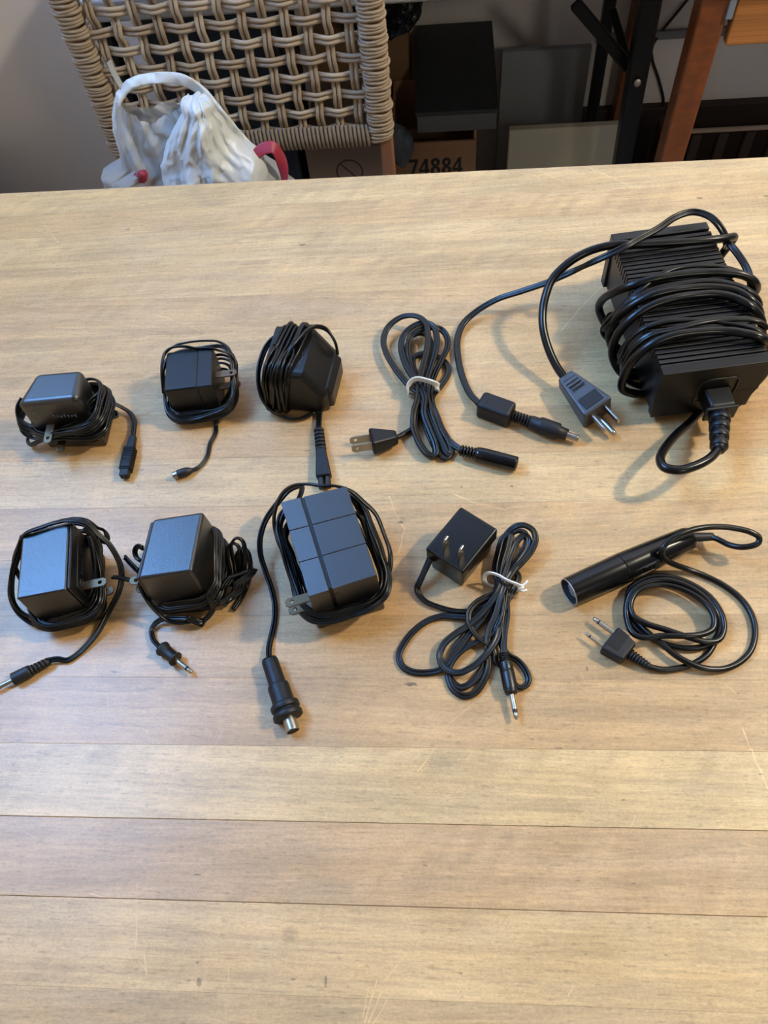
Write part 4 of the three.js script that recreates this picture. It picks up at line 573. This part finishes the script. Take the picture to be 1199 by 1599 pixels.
// ---- front row, right: hand microphone with a coiled lead
{
  const t = thing('microphone', 'slim black hand microphone with a slide switch, coiled lead and twin-pin plug', 'microphone', [133.4, 0, -252.8]);
  const a = axis([87, 10.8, -232.1], [179.5, 9, -276.6]), L = a.len;
  part('body', a.put(lathe([[11, L * 0.42], [11.2, L * 0.425], [11, L * 0.5], [10, L * 0.75], [8.9, L * 0.955], [8.2, L * 0.985], [6, L], [0.01, L]], 44)), M.gloss, t);
  part('head', a.put(lathe([[9.6, 0.6], [10.1, 0], [10.5, 0.5], [10.9, L * 0.2], [11.2, L * 0.415], [10, L * 0.418], [0.01, L * 0.418]], 44)), M.gloss, t);
  part('rim', a.put(new THREE.TorusGeometry(10.05, 0.42, 8, 48).rotateX(Math.PI / 2)), M.rimEdge, t);
  const g = part('grille', a.put(lathe([[0.01, 3], [7.2, 3], [8, 2.8], [9.7, 0.4]])), M.lining, t);
  const wires = []; for (let i = -3; i <= 3; i++) for (let j = -3; j <= 3; j++) if (Math.hypot(i, j) < 3.3) wires.push(a.put(new THREE.SphereGeometry(0.66, 8, 6).translate(i * 1.45, 2.7, j * 1.45)));
  part('grille_mesh', wires, M.mesh, g);
  // switch on the flank that faces the camera
  const SWA = 1.2, sw = (y, w, l, o, th, dx = 0) => a.put(rbox(w, l, th, Math.min(0.7, th * 0.45), 2).translate(dx, y, o).rotateY(SWA));
  part('switch_plate', sw(L * 0.55, 8, L * 0.23, 9.6, 2), M.insulator, t);
  part('switch', [sw(L * 0.58, 5, 10, 10.4, 2.2, -1.2), ...[0, 1, 2].map((i) => sw(L * 0.58 - 2.6 + i * 2.6, 5, 0.8, 11.5, 0.8, -1.2))], M.gloss, t);
  part('switch_slot', sw(L * 0.52, 0.7, L * 0.2, 10.5, 0.5, 2.8), M.rimEdge, t);
  part('clip_boss', sw(L * 0.73, 5, 7, 8.4, 3), M.insulator, t);
  const sa = axis([180.6, 9.5, -276.1], [195.5, 8.5, -277.1]);
  part('strain_relief', sa.put(lathe([[3.6, -4], [3.4, sa.len * 0.4], [3, sa.len * 0.96], [2.6, sa.len], [0.01, sa.len]])), M.rubber, t);
  part('cord', sweep([[193.1, 9, -276.7], [197.1, 11, -273.6], [202.3, 15, -267], [208.2, 18, -263.3], [214.9, 20, -262.7], [220.1, 22, -264.2], [220.8, 24, -267.5], [215.8, 26, -270.5], [207.3, 27, -273], [194.8, 28, -274.4], [183.1, 29, -273.4], [172.4, 30, -270.6], [163.1, 30, -266.6], [156.8, 28, -263.1], [152.3, 26, -258.4], [152.3, 22, -255.9], [157.3, 15, -254.5], [165.5, 9, -253.6], [174.7, 4.5, -252.4], [184.9, 2.4, -248.8], [196.3, 2.2, -242], [206.8, 2.2, -231.6], [212, 2.2, -220.2], [212.6, 2.2, -206.7], [206.9, 2.2, -192.2], [197.3, 2.2, -183.2], [185.4, 3, -178.4], [173, 5, -178.1], [163.7, 6, -181.1], [155.1, 6, -186.8], [145.7, 6, -196.6], [137.4, 5, -205.6], [131, 4.5, -216.7], [128.5, 5, -227.6], [131.4, 6, -237], [139.6, 7, -242.9], [150.1, 7.5, -245.9], [162.5, 7.5, -244.4], [174.2, 7.5, -238.9], [185, 7.5, -229], [190.4, 7.5, -215.3], [189.8, 7, -204.8], [184.9, 7, -197.6], [176.5, 8, -195.9], [164.7, 9, -198.7], [151, 9, -204], [137.1, 9, -209.1], [129.8, 9, -214.8], [129, 9, -223], [133.8, 9.5, -231.8], [141.9, 10, -236.5], [152.2, 10, -238.1], [163.1, 10, -235.7], [173.3, 10, -230], [180.6, 10, -222.4], [183.8, 10, -212.9], [181.9, 9.5, -205.1], [174.4, 10, -200.7], [161.8, 11, -199], [147.6, 10, -199.4], [134.4, 9, -198.5], [127.8, 8, -202.4], [125.6, 7, -212.9], [127, 8, -224.8], [132.1, 10, -233.7], [142.1, 11, -239.5], [154.8, 11.5, -241.1], [168.1, 11, -237.3], [180.4, 10, -227.9], [186.5, 9, -216], [187.4, 6, -206.5], [182.6, 4.5, -197.9], [172.5, 3.5, -193.6], [160.5, 3, -193.4], [146.7, 2.5, -197.9], [133.2, 2.2, -206.7], [128.6, 2.2, -219], [131.5, 2.3, -231.6], [142.7, 3, -240.4], [158.1, 4, -242.8], [174.5, 5, -236.5], [187.1, 5, -223.2], [189.9, 4, -210], [183.7, 2.4, -197.4], [176.7, 2.2, -188.3], [167.3, 2.2, -182.5], [156, 2.2, -179], [144.9, 2.6, -178], [135.9, 3.6, -179.7]], roundProfile(2.15, 12), { floor: 2.15, step: 1.7 }), M.cord, t);
  const ra = axis([137, 4, -179.2], [122.9, 5.5, -188.9]);
  const pf = axis([123.8, 6, -187.4], [111.4, 6, -198.2], [0, 1, 0]), Q = pf.len;
  const pl = part('plug', [pf.put(bend(rbox(21, Q, 11, 2, 4).translate(0, Q / 2, 0), (v) => { const k = Math.min(1, Math.max(0, v.y / (Q * 0.4))); v.x *= 0.72 + 0.28 * k; })), ...Array.from({ length: 9 }, (_, i) => pf.put(rbox(15, 0.7, 0.8, 0.3, 1).translate(2, Q * 0.42 + i * Q * 0.055, 5.5)))], M.rubber, t);
  part('strain_relief', ra.put(lathe(ribs(2.8, 4.6, ra.len, 8, 0.75))), M.rubber, pl);
  const pin = (x, r, l) => { part('pin', pf.put(lathe([[r, Q - 1], [r, Q + l * 0.68], [r * 0.7, Q + l * 0.69]]).translate(x, 0, 0)), M.nickel, pl); part('pin_ring', pf.put(lathe([[r * 0.92, Q + l * 0.68], [r * 0.92, Q + l * 0.75]]).translate(x, 0, 0)), M.insulator, pl); part('pin_tip', pf.put(lathe([[r * 0.8, Q + l * 0.74], [r, Q + l * 0.8], [r * 0.65, Q + l * 0.87], [r * 0.95, Q + l * 0.92], [r * 0.4, Q + l], [0.01, Q + l]]).translate(x, 0, 0)), M.nickel, pl); };
  pin(6.4, 1.75, 17); pin(-6.4, 1.25, 15);
}

// ---------------------------------------------------------------- behind the table
const mCane = Std({ color: 0x96836d, roughness: 0.6 }), mCaneDark = Std({ color: 0x80705f, roughness: 0.65 }), mCaneLight = Std({ color: 0xa89781, roughness: 0.58 });
function woodTexture(c, s) {
  return noiseTexture(256, (x, y) => { const v = 0.16 * (vnoise(x / 90, y / 3.2, s) - 0.5) + 0.12 * (vnoise(x / 40, y / 1.2, s + 1) - 0.5) + 0.12 * (vnoise(x / 70, y / 30, s + 2) - 0.5); return c.map((q) => Math.max(0, Math.min(255, q * (1 + v)))); }, 1, true);
}
const mChairWood = Std({ color: 0x8a5f43, roughness: 0.55 });
{
  // woven chair, its back towards the boxes, pushed up to the far side of the table
  const t = thing('dining_chair', 'chair with a loosely woven cane back behind the table', 'chair', [-290, FLOOR, -900]);
  const X0 = -508, X1 = -74, Y0 = -192, Y1 = 190, Z = -1080, RW = 32;
  const strand = (pts, m, r = 3.1) => part('strand', sweep(pts, roundProfile(r, 6), { step: 5 }), m, t);
  const nx = 13, ny = 15, px = (X1 - X0 - 2 * RW) / nx, py = 26;
  const pick = (i) => [mCane, mCaneDark, mCaneLight, mCane][Math.floor(hash(i, 3, 9) * 4)];
  for (let i = 0; i < nx; i++) for (const e of [-3.2, 3.2]) {   // upright pairs
    const x = X0 + RW + (i + 0.5) * px + e, pts = [];
    for (let k = -1; k <= ny * 2; k++) { const y = Y0 + 14 + k * py / 2; if (y > Y1 - 10) break; pts.push([x + 1.6 * (hash(i, k, 5) - 0.5), y, Z + (k % 2 ? 0 : ((i + k / 2) % 2 ? 4.2 : -4.2))]); }
    strand(pts, pick(i * 7 + e));
  }
  for (let k = 0; k < ny - 1; k++) for (const e of [-3.2, 3.2]) { // level pairs
    const y = Y0 + 14 + k * py + e, pts = [[X0 + 10, y, Z]];
    for (let i = 0; i < nx * 2 - 1; i++) { const x = X0 + RW + (i + 1) * px / 2; pts.push([x, y + 1.6 * (hash(i, k, 6) - 0.5) + 3, Z + (i % 2 ? 0 : ((i / 2 + k) % 2 ? -4.2 : 4.2))]); }
    pts.push([X1 - 10, y + 4, Z]); strand(pts, pick(k * 5 + e + 90));
  }
  // close winding of cane round the two side rails, too fine to pick apart
  for (const xc of [X0 + RW / 2, X1 - RW / 2]) {
    const list = [];
    for (let y = Y0 + 2, k = 0; y < Y1; y += 5.2, k++) { const wv = RW / 2 + (k % 6 === 3 ? 2 : 0) + hash(k, xc, 4) * 1.4; const pts = []; for (let a = 0; a < 12; a++) { const [x, z] = rrect(a / 12 * 2 * Math.PI, wv, 13, 10); pts.push([xc + x, y + 2.2 * Math.cos(a / 12 * 2 * Math.PI + (k % 3)) * (k % 4 === 0 ? 1.3 : 0.5), Z + z]); } list.push(sweep(pts, roundProfile(2.8, 6), { closed: true, step: 7 })); }
    part('rail_winding', list, mCane, t, null, 'stuff');
  }
  const fringe = []; for (let x = X0 + RW; x < X1 - RW; x += 6.2) fringe.push(sweep([[x, Y0 + 26, Z + 7], [x + 1.5, Y0 + 8, Z + 14], [x + 2, Y0 - 6, Z + 10], [x + 2, Y0 - 10, Z], [x + 1, Y0 - 4, Z - 10], [x, Y0 + 12, Z - 10]], roundProfile(2.6, 6), { step: 6 }));
  part('bottom_winding', fringe, mCaneDark, t, null, 'stuff');
  part('bottom_rail', box(X0 + 20, X1 - 20, Y0 - 8, Y0 + 8, Z - 8, Z + 8, 5), mChairWood, t);
  part('top_rail', box(X0, X1, Y1 - 6, Y1 + 22, Z - 14, Z + 14, 8), mChairWood, t);
  for (const xc of [X0 + 16, X1 - 13]) part('rear_leg', bend(box(xc - 10, xc + 10, FLOOR, Y1, Z - 12, Z + 9, 4, 3), (v) => { if (v.y < Y0) v.x += (Y0 - v.y) * 0.02 * (xc < -290 ? -1 : 1); }), mChairWood, t);
  for (const xc of [X0 + 16, X1 - 16]) part('front_leg', box(xc - 14, xc + 14, FLOOR, -292, -724, -694, 5, 3), mChairWood, t);
  part('seat', bend(box(X0 + 2, X1 - 2, -318, -290, -1076, -684, 10, 5), (v) => { if (v.y > -304) v.y -= 8 * (1 - ((v.x + 291) / 215) ** 2) * (1 - ((v.z + 880) / 196) ** 2); }), mCane, t);
}
// crumpled white carrier bag standing on the seat
{
  const t = thing('plastic_bag', 'crumpled white carrier bag with a loop handle on the woven chair', 'bag', [-350, -288, -1000]);
  const mBag = new THREE.MeshPhysicalMaterial({ color: 0xd8dbda, roughness: 0.36, transmission: 0.58, thickness: 0, side: THREE.DoubleSide, specularIntensity: 0.6 });
  const mBagThick = new THREE.MeshPhysicalMaterial({ color: 0xdfe2e0, roughness: 0.38, transmission: 0.2, thickness: 0, side: THREE.DoubleSide });
  const lf = [[-494, -300], [-494, -205], [-492, -160], [-455, -143], [-440, -78], [-428, -52], [-405, -44]], rt = [[-205, -300], [-212, -205], [-232, -172], [-258, -146], [-285, -128], [-306, -92], [-330, -66], [-345, -52]];
  const at = (q, y) => { for (let i = 1; i < q.length; i++) if (y <= q[i][1]) { const u = (y - q[i - 1][1]) / (q[i][1] - q[i - 1][1]); return q[i - 1][0] + (q[i][0] - q[i - 1][0]) * Math.max(0, Math.min(1, u)); } return q[q.length - 1][0]; };
  const ridge = (a, b, s) => { let v = 0, k = 1, f = 1; for (let o = 0; o < 4; o++) { v += k * (1 - Math.abs(2 * vnoise(a * f, b * f, s + o) - 1)); k *= 0.52; f *= 2.1; } return v / 1.9; };
  function skin(y0, y1, NU, NV, fn) {
    const pos = [], idx = [];
    for (let j = 0; j <= NV; j++) for (let i = 0; i <= NU; i++) pos.push(...fn(i / NU, j / NV));
    for (let j = 0; j < NV; j++) for (let i = 0; i < NU; i++) { const a = j * (NU + 1) + i; idx.push(a, a + 1, a + NU + 1, a + 1, a + NU + 2, a + NU + 1); }
    const g = new THREE.BufferGeometry(); g.setAttribute('position', new THREE.Float32BufferAttribute(pos, 3)); g.setIndex(idx); g.computeVertexNormals(); return g;
  }
  part('bag_body', skin(0, 1, 150, 70, (u, v) => {
    const a = u * 2 * Math.PI, c = Math.cos(a), s = Math.sin(a), y = -287 + v * 226, l = at(lf, y), r = at(rt, y), k = 1 - v;
    const cx = Math.sin(a * 1) * 2, n = ridge(cx + 1.7 * c + 5 - v * c * 0.8, v * 1.3 + 1.1 * c + (s > 0 ? 0 : 7), 21), dz = (7 + 80 * Math.pow(k, 0.9)) * (0.75 + 0.4 * n);
    const x = (l + r) / 2 + (r - l) / 2 * Math.sign(c) * Math.pow(Math.abs(c), 0.8) * (0.97 + 0.05 * n);
    const dip = v > 0.55 ? (v - 0.55) / 0.45 * 17 * (1 - Math.abs(c)) * (0.4 + 0.8 * n) * (s > 0 ? 1.2 : 0.3) : 0;
    return [x, y - dip + 5 * (n - 0.5) * v, -984 + 0.8 * dz * Math.sign(s) * Math.pow(Math.abs(s), 0.7) + (24 * (ridge(2.2 * c + 9 + v, v * 2.6 + 1.4 * c, 40) - 0.5) + 4 * (ridge(8 * c + 9 + 5 * v, v * 8 - 4 * c, 47) - 0.5)) * (0.3 + Math.abs(s))];
  }), mBag, t);
  // the gathered middle, hanging forward in folds
  const g0 = [[-399.9, -164.6, -950], [-246.7, -172.7, -950]], g1 = [[-343.8, -47.3, -950], [-294.8, -50.1, -950]];
  part('gathered_fold', skin(0, 1, 110, 70, (u, v) => {
    const a = u * 2 * Math.PI, c = Math.cos(a), s = Math.sin(a), q = sm(Math.min(1, v * 1.05)), l = g0[0][0] + (g1[0][0] - g0[0][0]) * q, r = g0[1][0] + (g1[1][0] - g0[1][0]) * q, y = g0[0][1] - 8 + v * (g1[0][1] - g0[0][1] + 12);
    const n = ridge(c * 1.9 + 2 + v * 0.5, v * 1.1 - c * 0.9, 55), cap = Math.sqrt(Math.max(0, 1 - Math.pow(v, 12))), waist = 1 - 0.16 * Math.exp(-(((v - 0.84) / 0.06) ** 2));
    return [(l + r) / 2 + (r - l) / 2 * c * (0.9 + 0.2 * n) * (0.35 + 0.65 * cap) * waist + 4 * Math.sin(v * 9), y + 7 * (n - 0.5) - (1 - cap) * 4, -962 + (20 + 30 * (1 - v)) * s * (0.55 + 0.8 * n) * cap * waist + 7 * (ridge(c * 4 + v, v * 4 - c, 70) - 0.5) * (0.3 + cap)];
  }), mBagThick, t);
  // the loop handle
  const hp = [[-444, -130, -985], [-443, -100, -988], [-436, -70, -992], [-420, -50, -996], [-396, -42, -1000], [-365, -41, -1002], [-338, -46, -1002], [-318, -62, -1000], [-300, -88, -994], [-282, -120, -986], [-262, -146, -978]];
  part('handle', bend(sweep(hp, flatProfile(6, 22), { step: 2.5, roll: (u) => 0.6 + 0.7 * Math.sin(u * 7), scale: (u) => 0.62 + 0.35 * Math.abs(u - 0.45) * 2 }), (v) => { const n = ridge(v.x / 26, v.y / 26, 91) - 0.5; v.z += 11 * n; v.y += 7 * n; }), mBagThick, t);
  part('handle_tip', sweep([[-424, -50, -1000], [-428, -34, -1002], [-430, -16, -1003]], flatProfile(9, 2), { step: 3 }), mBag, t);
}
const mRed = Std({ color: 0x96283a, roughness: 0.5 });
function redPack(label, c, rx, ry, rz, s) { solo('red_wrapper', label, 'wrapper', bend(new THREE.SphereGeometry(1, 40, 26).scale(rx, ry, rz).translate(...c), (v) => { const n = vnoise(v.x / 12, v.y / 12, s) + 0.5 * vnoise(v.x / 5, v.z / 5, s + 1) - 0.75; v.x += n * 8; v.y += n * 8; v.z += n * 8; }), mRed, [c[0], c[1] - ry, c[2]]); }
redPack('small red wrapper at the left foot of the white bag', [[-421, -160.8, -950][0], [-421, -160.8, -950][1], -950], 17, 22, 9, 3);
redPack('dark red wrapper below the middle of the white bag', [[-304.8, -163.1, -950][0], [-304.8, -163.1, -950][1], -950], 16, 20, 9, 6);
solo('red_wrapper', 'thin red wrapper edge curving out at the right of the white bag', 'wrapper', sweep([[-265, -146.7, -958], [-256.1, -131.2, -960], [-243.8, -124.4, -964], [-230.6, -124.6, -966], [-224.7, -137.1, -966], [-221.7, -154.4, -962], [-222.6, -171.9, -956]], flatProfile(3, 17), { step: 3, roll: (u) => 0.5 + u * 0.9, scale: (u) => 0.55 + 0.45 * Math.sin(u * 3) }), mRed, [-234, -144.8, -960]);

// folding table behind the chair
const mSteel = Std({ color: 0x0d1218, roughness: 0.4, metalness: 0.3 });
{
  const t = thing('folding_table', 'pale folding table on black braced legs behind the chair', 'table', [0, FLOOR, -1420]);
  part('tabletop', box(-545, 322, -57, -25, -1690, -1180, 5, 3), Std({ color: 0x9d9994, roughness: 0.6 }), t);
  const bar = (name, a, b, w, d) => { const f = axis(a, b, [0, 0, 1]); return part(name, f.put(rbox(w, f.len, d, 3, 2).translate(0, f.len / 2, 0)), mSteel, t); };
  const foot = (p, q) => { const k = (FLOOR - p[1]) / (q[1] - p[1]); return [p[0] + (q[0] - p[0]) * k, FLOOR, p[2] + (q[2] - p[2]) * k]; };
  const post = [[321.4, -127.3, -1290], [332.9, -404.1, -1290]], leg = [[317.8, -259.4, -1562], [319.5, -499.6, -1562]];
  const up = (p, q) => { const k = (-57 - p[1]) / (q[1] - p[1]); return [p[0] + (q[0] - p[0]) * k, -57, p[2]]; };
  bar('leg', foot(...post), up(...post), 30, 30);
  bar('leg', foot(...leg), up(...leg), 22, 22);
  bar('brace', [215.9, -145.1, -1330], [321.6, -252.8, -1330], 19, 14);
  bar('brace', [291.5, -194, -1400], [319.2, -247.2, -1330], 13, 12);
  for (const x of [-530]) for (const z of [-1260, -1600]) bar('leg', [x, FLOOR, z], [x, -57, z], 24, 24);
  const bp = [325.9, -245.4, -1270];
  part('bolt', new THREE.SphereGeometry(6, 16, 10).scale(1, 1.1, 0.6).translate(bp[0], bp[1], bp[2]), Std({ color: 0x8e8a86, metalness: 0.6, roughness: 0.5 }), t);
}
{ // wooden strut next to the black leg
  const a = [343.2, -138.3, -1310], b = [348.1, -304.1, -1310], k = (FLOOR - a[1]) / (b[1] - a[1]), f = axis([a[0] + (b[0] - a[0]) * k, FLOOR, -1334], [a[0], -62, -1334], [0, 0, 1]);
  solo('wooden_batten', 'thin dark wooden batten standing behind the black table leg', 'batten', f.put(rbox(14, f.len, 20, 2, 2).translate(0, f.len / 2, 0)), Std({ color: 0x3b2016, roughness: 0.6 }), [a[0], FLOOR, -1310]);
}
// boxes under the folding table
function printed(w, h, draw, base) {
  const c = document.createElement('canvas'); c.width = w; c.height = h; const g = c.getContext('2d'); g.fillStyle = base; g.fillRect(0, 0, w, h); draw(g); const t = new THREE.CanvasTexture(c); t.colorSpace = THREE.SRGBColorSpace; t.magFilter = THREE.LinearFilter; return t;
}
const quad = (x0, x1, y0, y1, z) => new THREE.PlaneGeometry(x1 - x0, y1 - y0).translate((x0 + x1) / 2, (y0 + y1) / 2, z);
const mKraft = Std({ color: 0xa8815f, roughness: 0.8 });
{
  const x0 = -96, x1 = 70, z = -1400, t = thing('cardboard_box', 'brown cardboard box stencilled 74884 under the dark box', 'box', [-13, FLOOR, -1500]);
  part('front_panel', box(x0, x1, FLOOR, -421, z - 5, z, 0.8), mKraft, t);
  const tex = printed(512, 256, (g) => { g.fillStyle = '#2c2d30'; g.font = 'bold 200px sans-serif'; g.textAlign = 'center'; g.textBaseline = 'middle'; g.save(); g.translate(256, 132); g.scale(0.82, 1); g.fillText('74884', 0, 0); g.restore(); }, '#a8815f');
  part('print', box(-75, 52, -508, -440, z - 0.4, z + 0.3, 0.1, 1), Std({ map: tex, roughness: 0.8 }), t);
  part('back_panel', box(x0, x1, FLOOR, -392, -1570, -1565, 0.8), mKraft, t);
  for (const x of [x0, x1 - 5]) part('side_panel', bend(box(x, x + 5, FLOOR, -392, -1568, z - 4, 0.8, 2), (v) => { if (v.z > z - 10 && v.y > -400) v.y -= 8; }), mKraft, t);
}
{
  const t = thing('storage_box', 'dark grey lidded box on top of the stencilled cardboard box', 'box', [30, -391, -1530]);
  const m = Std({ color: 0x2b3036, roughness: 0.6 }), mf = Std({ color: 0x5c5d5e, roughness: 0.65 });
  part('body', box(-45, 106, -391, -352, -1686, -1386, 2), mf, t);
  part('lid', [box(-48, 109, -356, -348, -1690, -1382, 2)], m, t);
}
{
  const z = -1330, x0 = -258, x1 = -104, t = thing('cardboard_box', 'plain grey-brown carton with a crossed circle below the chair back', 'box', [-204, FLOOR, -1420]), m = Std({ color: 0x75655a, roughness: 0.85 });
  part('carton', box(x0, x1, FLOOR, -375, -1560, z, 1.5), m, t);
  const tex = printed(256, 256, (g) => { g.strokeStyle = '#3a322e'; g.lineWidth = 13; g.beginPath(); g.arc(128, 128, 100, 0, 7); g.stroke(); g.beginPath(); g.moveTo(62, 56); g.lineTo(196, 200); g.stroke(); }, '#75655a');
  part('print', box(-210, -146, -459, -395, z - 0.4, z + 0.3, 0.1, 1), Std({ map: tex, roughness: 0.85 }), t);
}
{
  const t = thing('storage_bin', 'dark navy plastic storage bin seen through the woven chair back', 'bin', [-430, FLOOR, -1520]), m = Std({ color: 0x0f1f2e, roughness: 0.5 });
  part('tub', bend(box(-510, -268, FLOOR, -112, -1540, -1330, 12, 4), (v) => { const k = (-112 - v.y) / 628; v.x += (-389 - v.x) * 0.08 * k; }), m, t);
  part('lid', box(-514, -264, -112, -96, -1546, -1324, 5, 3), m, t);
}
solo('cardboard_box', 'tall tan cardboard box beside the dark box, black bag on it', 'box', box(-250, -62, FLOOR, -296, -1695, -1575, 1.5), Std({ color: 0x8a6848, roughness: 0.8 }), [-156, FLOOR, -1640]);
function lump(name, label, cat, c, r, m, s, base) { solo(name, label, cat, bend(new THREE.IcosahedronGeometry(1, 14).scale(...r).translate(...c), (v) => { const n = (1 - Math.abs(2 * vnoise(v.x / 22 + 9, v.y / 22 + v.z / 30, s) - 1)) + 0.5 * (1 - Math.abs(2 * vnoise(v.x / 9 + 9, v.y / 9 + v.z / 14, s + 1) - 1)); v.x += (v.x - c[0]) * 0.18 * (n - 0.8); v.y += (v.y - c[1]) * 0.3 * (n - 0.8); v.z += (v.z - c[2]) * 0.3 * (n - 0.8); if (v.y < base) v.y = base; }), m, [c[0], base, c[2]]); }
lump('black_bag', 'black plastic bag slumped on the tall tan box', 'bag', [-118, -262, -1600], [78, 48, 70], Std({ color: 0x0c151b, roughness: 0.35 }), 31, -296);
lump('grey_bag', 'small grey crumpled plastic bag between chair leg and dark box', 'bag', [-80, -398, -1362], [26, 40, 24], Std({ color: 0x4c5459, roughness: 0.4 }), 37, -440);
solo('cream_board', 'pale cream board standing on edge in front of the grey board', 'board', box(138, 360, FLOOR, -437, -1466, -1450, 2), Std({ color: 0xdcd8c0, roughness: 0.75 }), [248, FLOOR, -1458]);
solo('grey_board', 'grey board standing upright behind the cream board', 'board', [box(126, 304, FLOOR, -361, -1608, -1592, 2)], Std({ color: 0x8f9397, roughness: 0.8 }), [222, FLOOR, -1605]);

// desk at the right
{
  const t = thing('desk', 'orange-brown wooden desk at the right with one drawer', 'desk', [720, FLOOR, -1400]);
  const tex = woodTexture([122, 66, 32], 61), m = Std({ map: tex, roughness: 0.5 }), mt = Std({ map: woodTexture([176, 112, 54], 66), roughness: 0.5 });
  const leg = (x, z) => part('leg', bend(box(x, x + 44, FLOOR, -40, z - 40, z, 4, 3), (v) => { if (v.x > x + 22) v.x -= (-40 - v.y) * 0.012; }), m, t);
  leg(384, -1230); leg(1050, -1230); leg(384, -1640); leg(1050, -1640);
  part('desktop', box(340, 1120, -40, -14, -1690, -1200, 4), mt, t);
  const dr = part('drawer', [box(437, 1020, -171, -44, -1250, -1230, 2.5)], mt, t);
  part('drawer_box', box(446, 1010, -160, -50, -1620, -1250, 1), m, dr);
  part('slide', box(424, 434, -130, -96, -1600, -1226, 1), Std({ color: 0xaab4c0, metalness: 0.7, roughness: 0.4 }), t);
}
// skirting, conduit, cable and the slatted rack under the desk
solo('baseboard_right', null, null, box(200, XR - 4, FLOOR, -551, ZB, ZB + 22, 3), Std({ color: 0x2a1c18, roughness: 0.6 }), [900, FLOOR, ZB], 'structure');
solo('trim_1', null, null, [box(330, XR - 4, -404, -392, ZB, ZB + 10, 2), box(330, XR - 4, -412, -405, ZB, ZB + 4, 1)], Std({ color: 0x878a92, roughness: 0.6 }), [900, -412, ZB], 'structure');
{
  const pts = [[499.9, -332.8, -1690], [450.2, -420.6, -1690], [454.5, -447.6, -1690], [478.4, -494, -1690], [498.9, -538.6, -1690], [503.5, -553.7, -1690]].map((p, i) => [p[0], p[1], ZB + 6]);
  solo('wall_cable', 'thin black cable hanging down the wall left of the desk leg', 'cable', sweep([...pts, [pts[5][0] + 6, -552, ZB + 24], [pts[5][0] + 20, FLOOR + 3, ZB + 40]], roundProfile(3, 8)), Std({ color: 0x101114, roughness: 0.5 }), [pts[0][0], FLOOR, ZB + 6]);
  const t = thing('slatted_rack', 'dark slatted wooden rack with a pale rod under the desk', 'rack', [700, FLOOR, -1590]);
  part('rod', axis([470, -533, -1560], [1000, -532, -1560]).put(new THREE.CylinderGeometry(5, 5, 530, 14).translate(0, 265, 0)), Std({ color: 0xa08c78, roughness: 0.5 }), t);
  const m = Std({ color: 0x2c1a12, roughness: 0.6 });
  for (let i = 0; i < 9; i++) part('slat', box(484 + i * 56, 506 + i * 56, FLOOR + 30, -540, -1572, -1556, 3), m, t);
  part('foot_rail', box(468, 1002, FLOOR, FLOOR + 30, -1600, -1556, 3), m, t);
  for (const x of [470, 986]) part('end_post', box(x, x + 14, FLOOR + 20, -522, -1600, -1550, 3), m, t);
}

renderer.render(scene, camera);
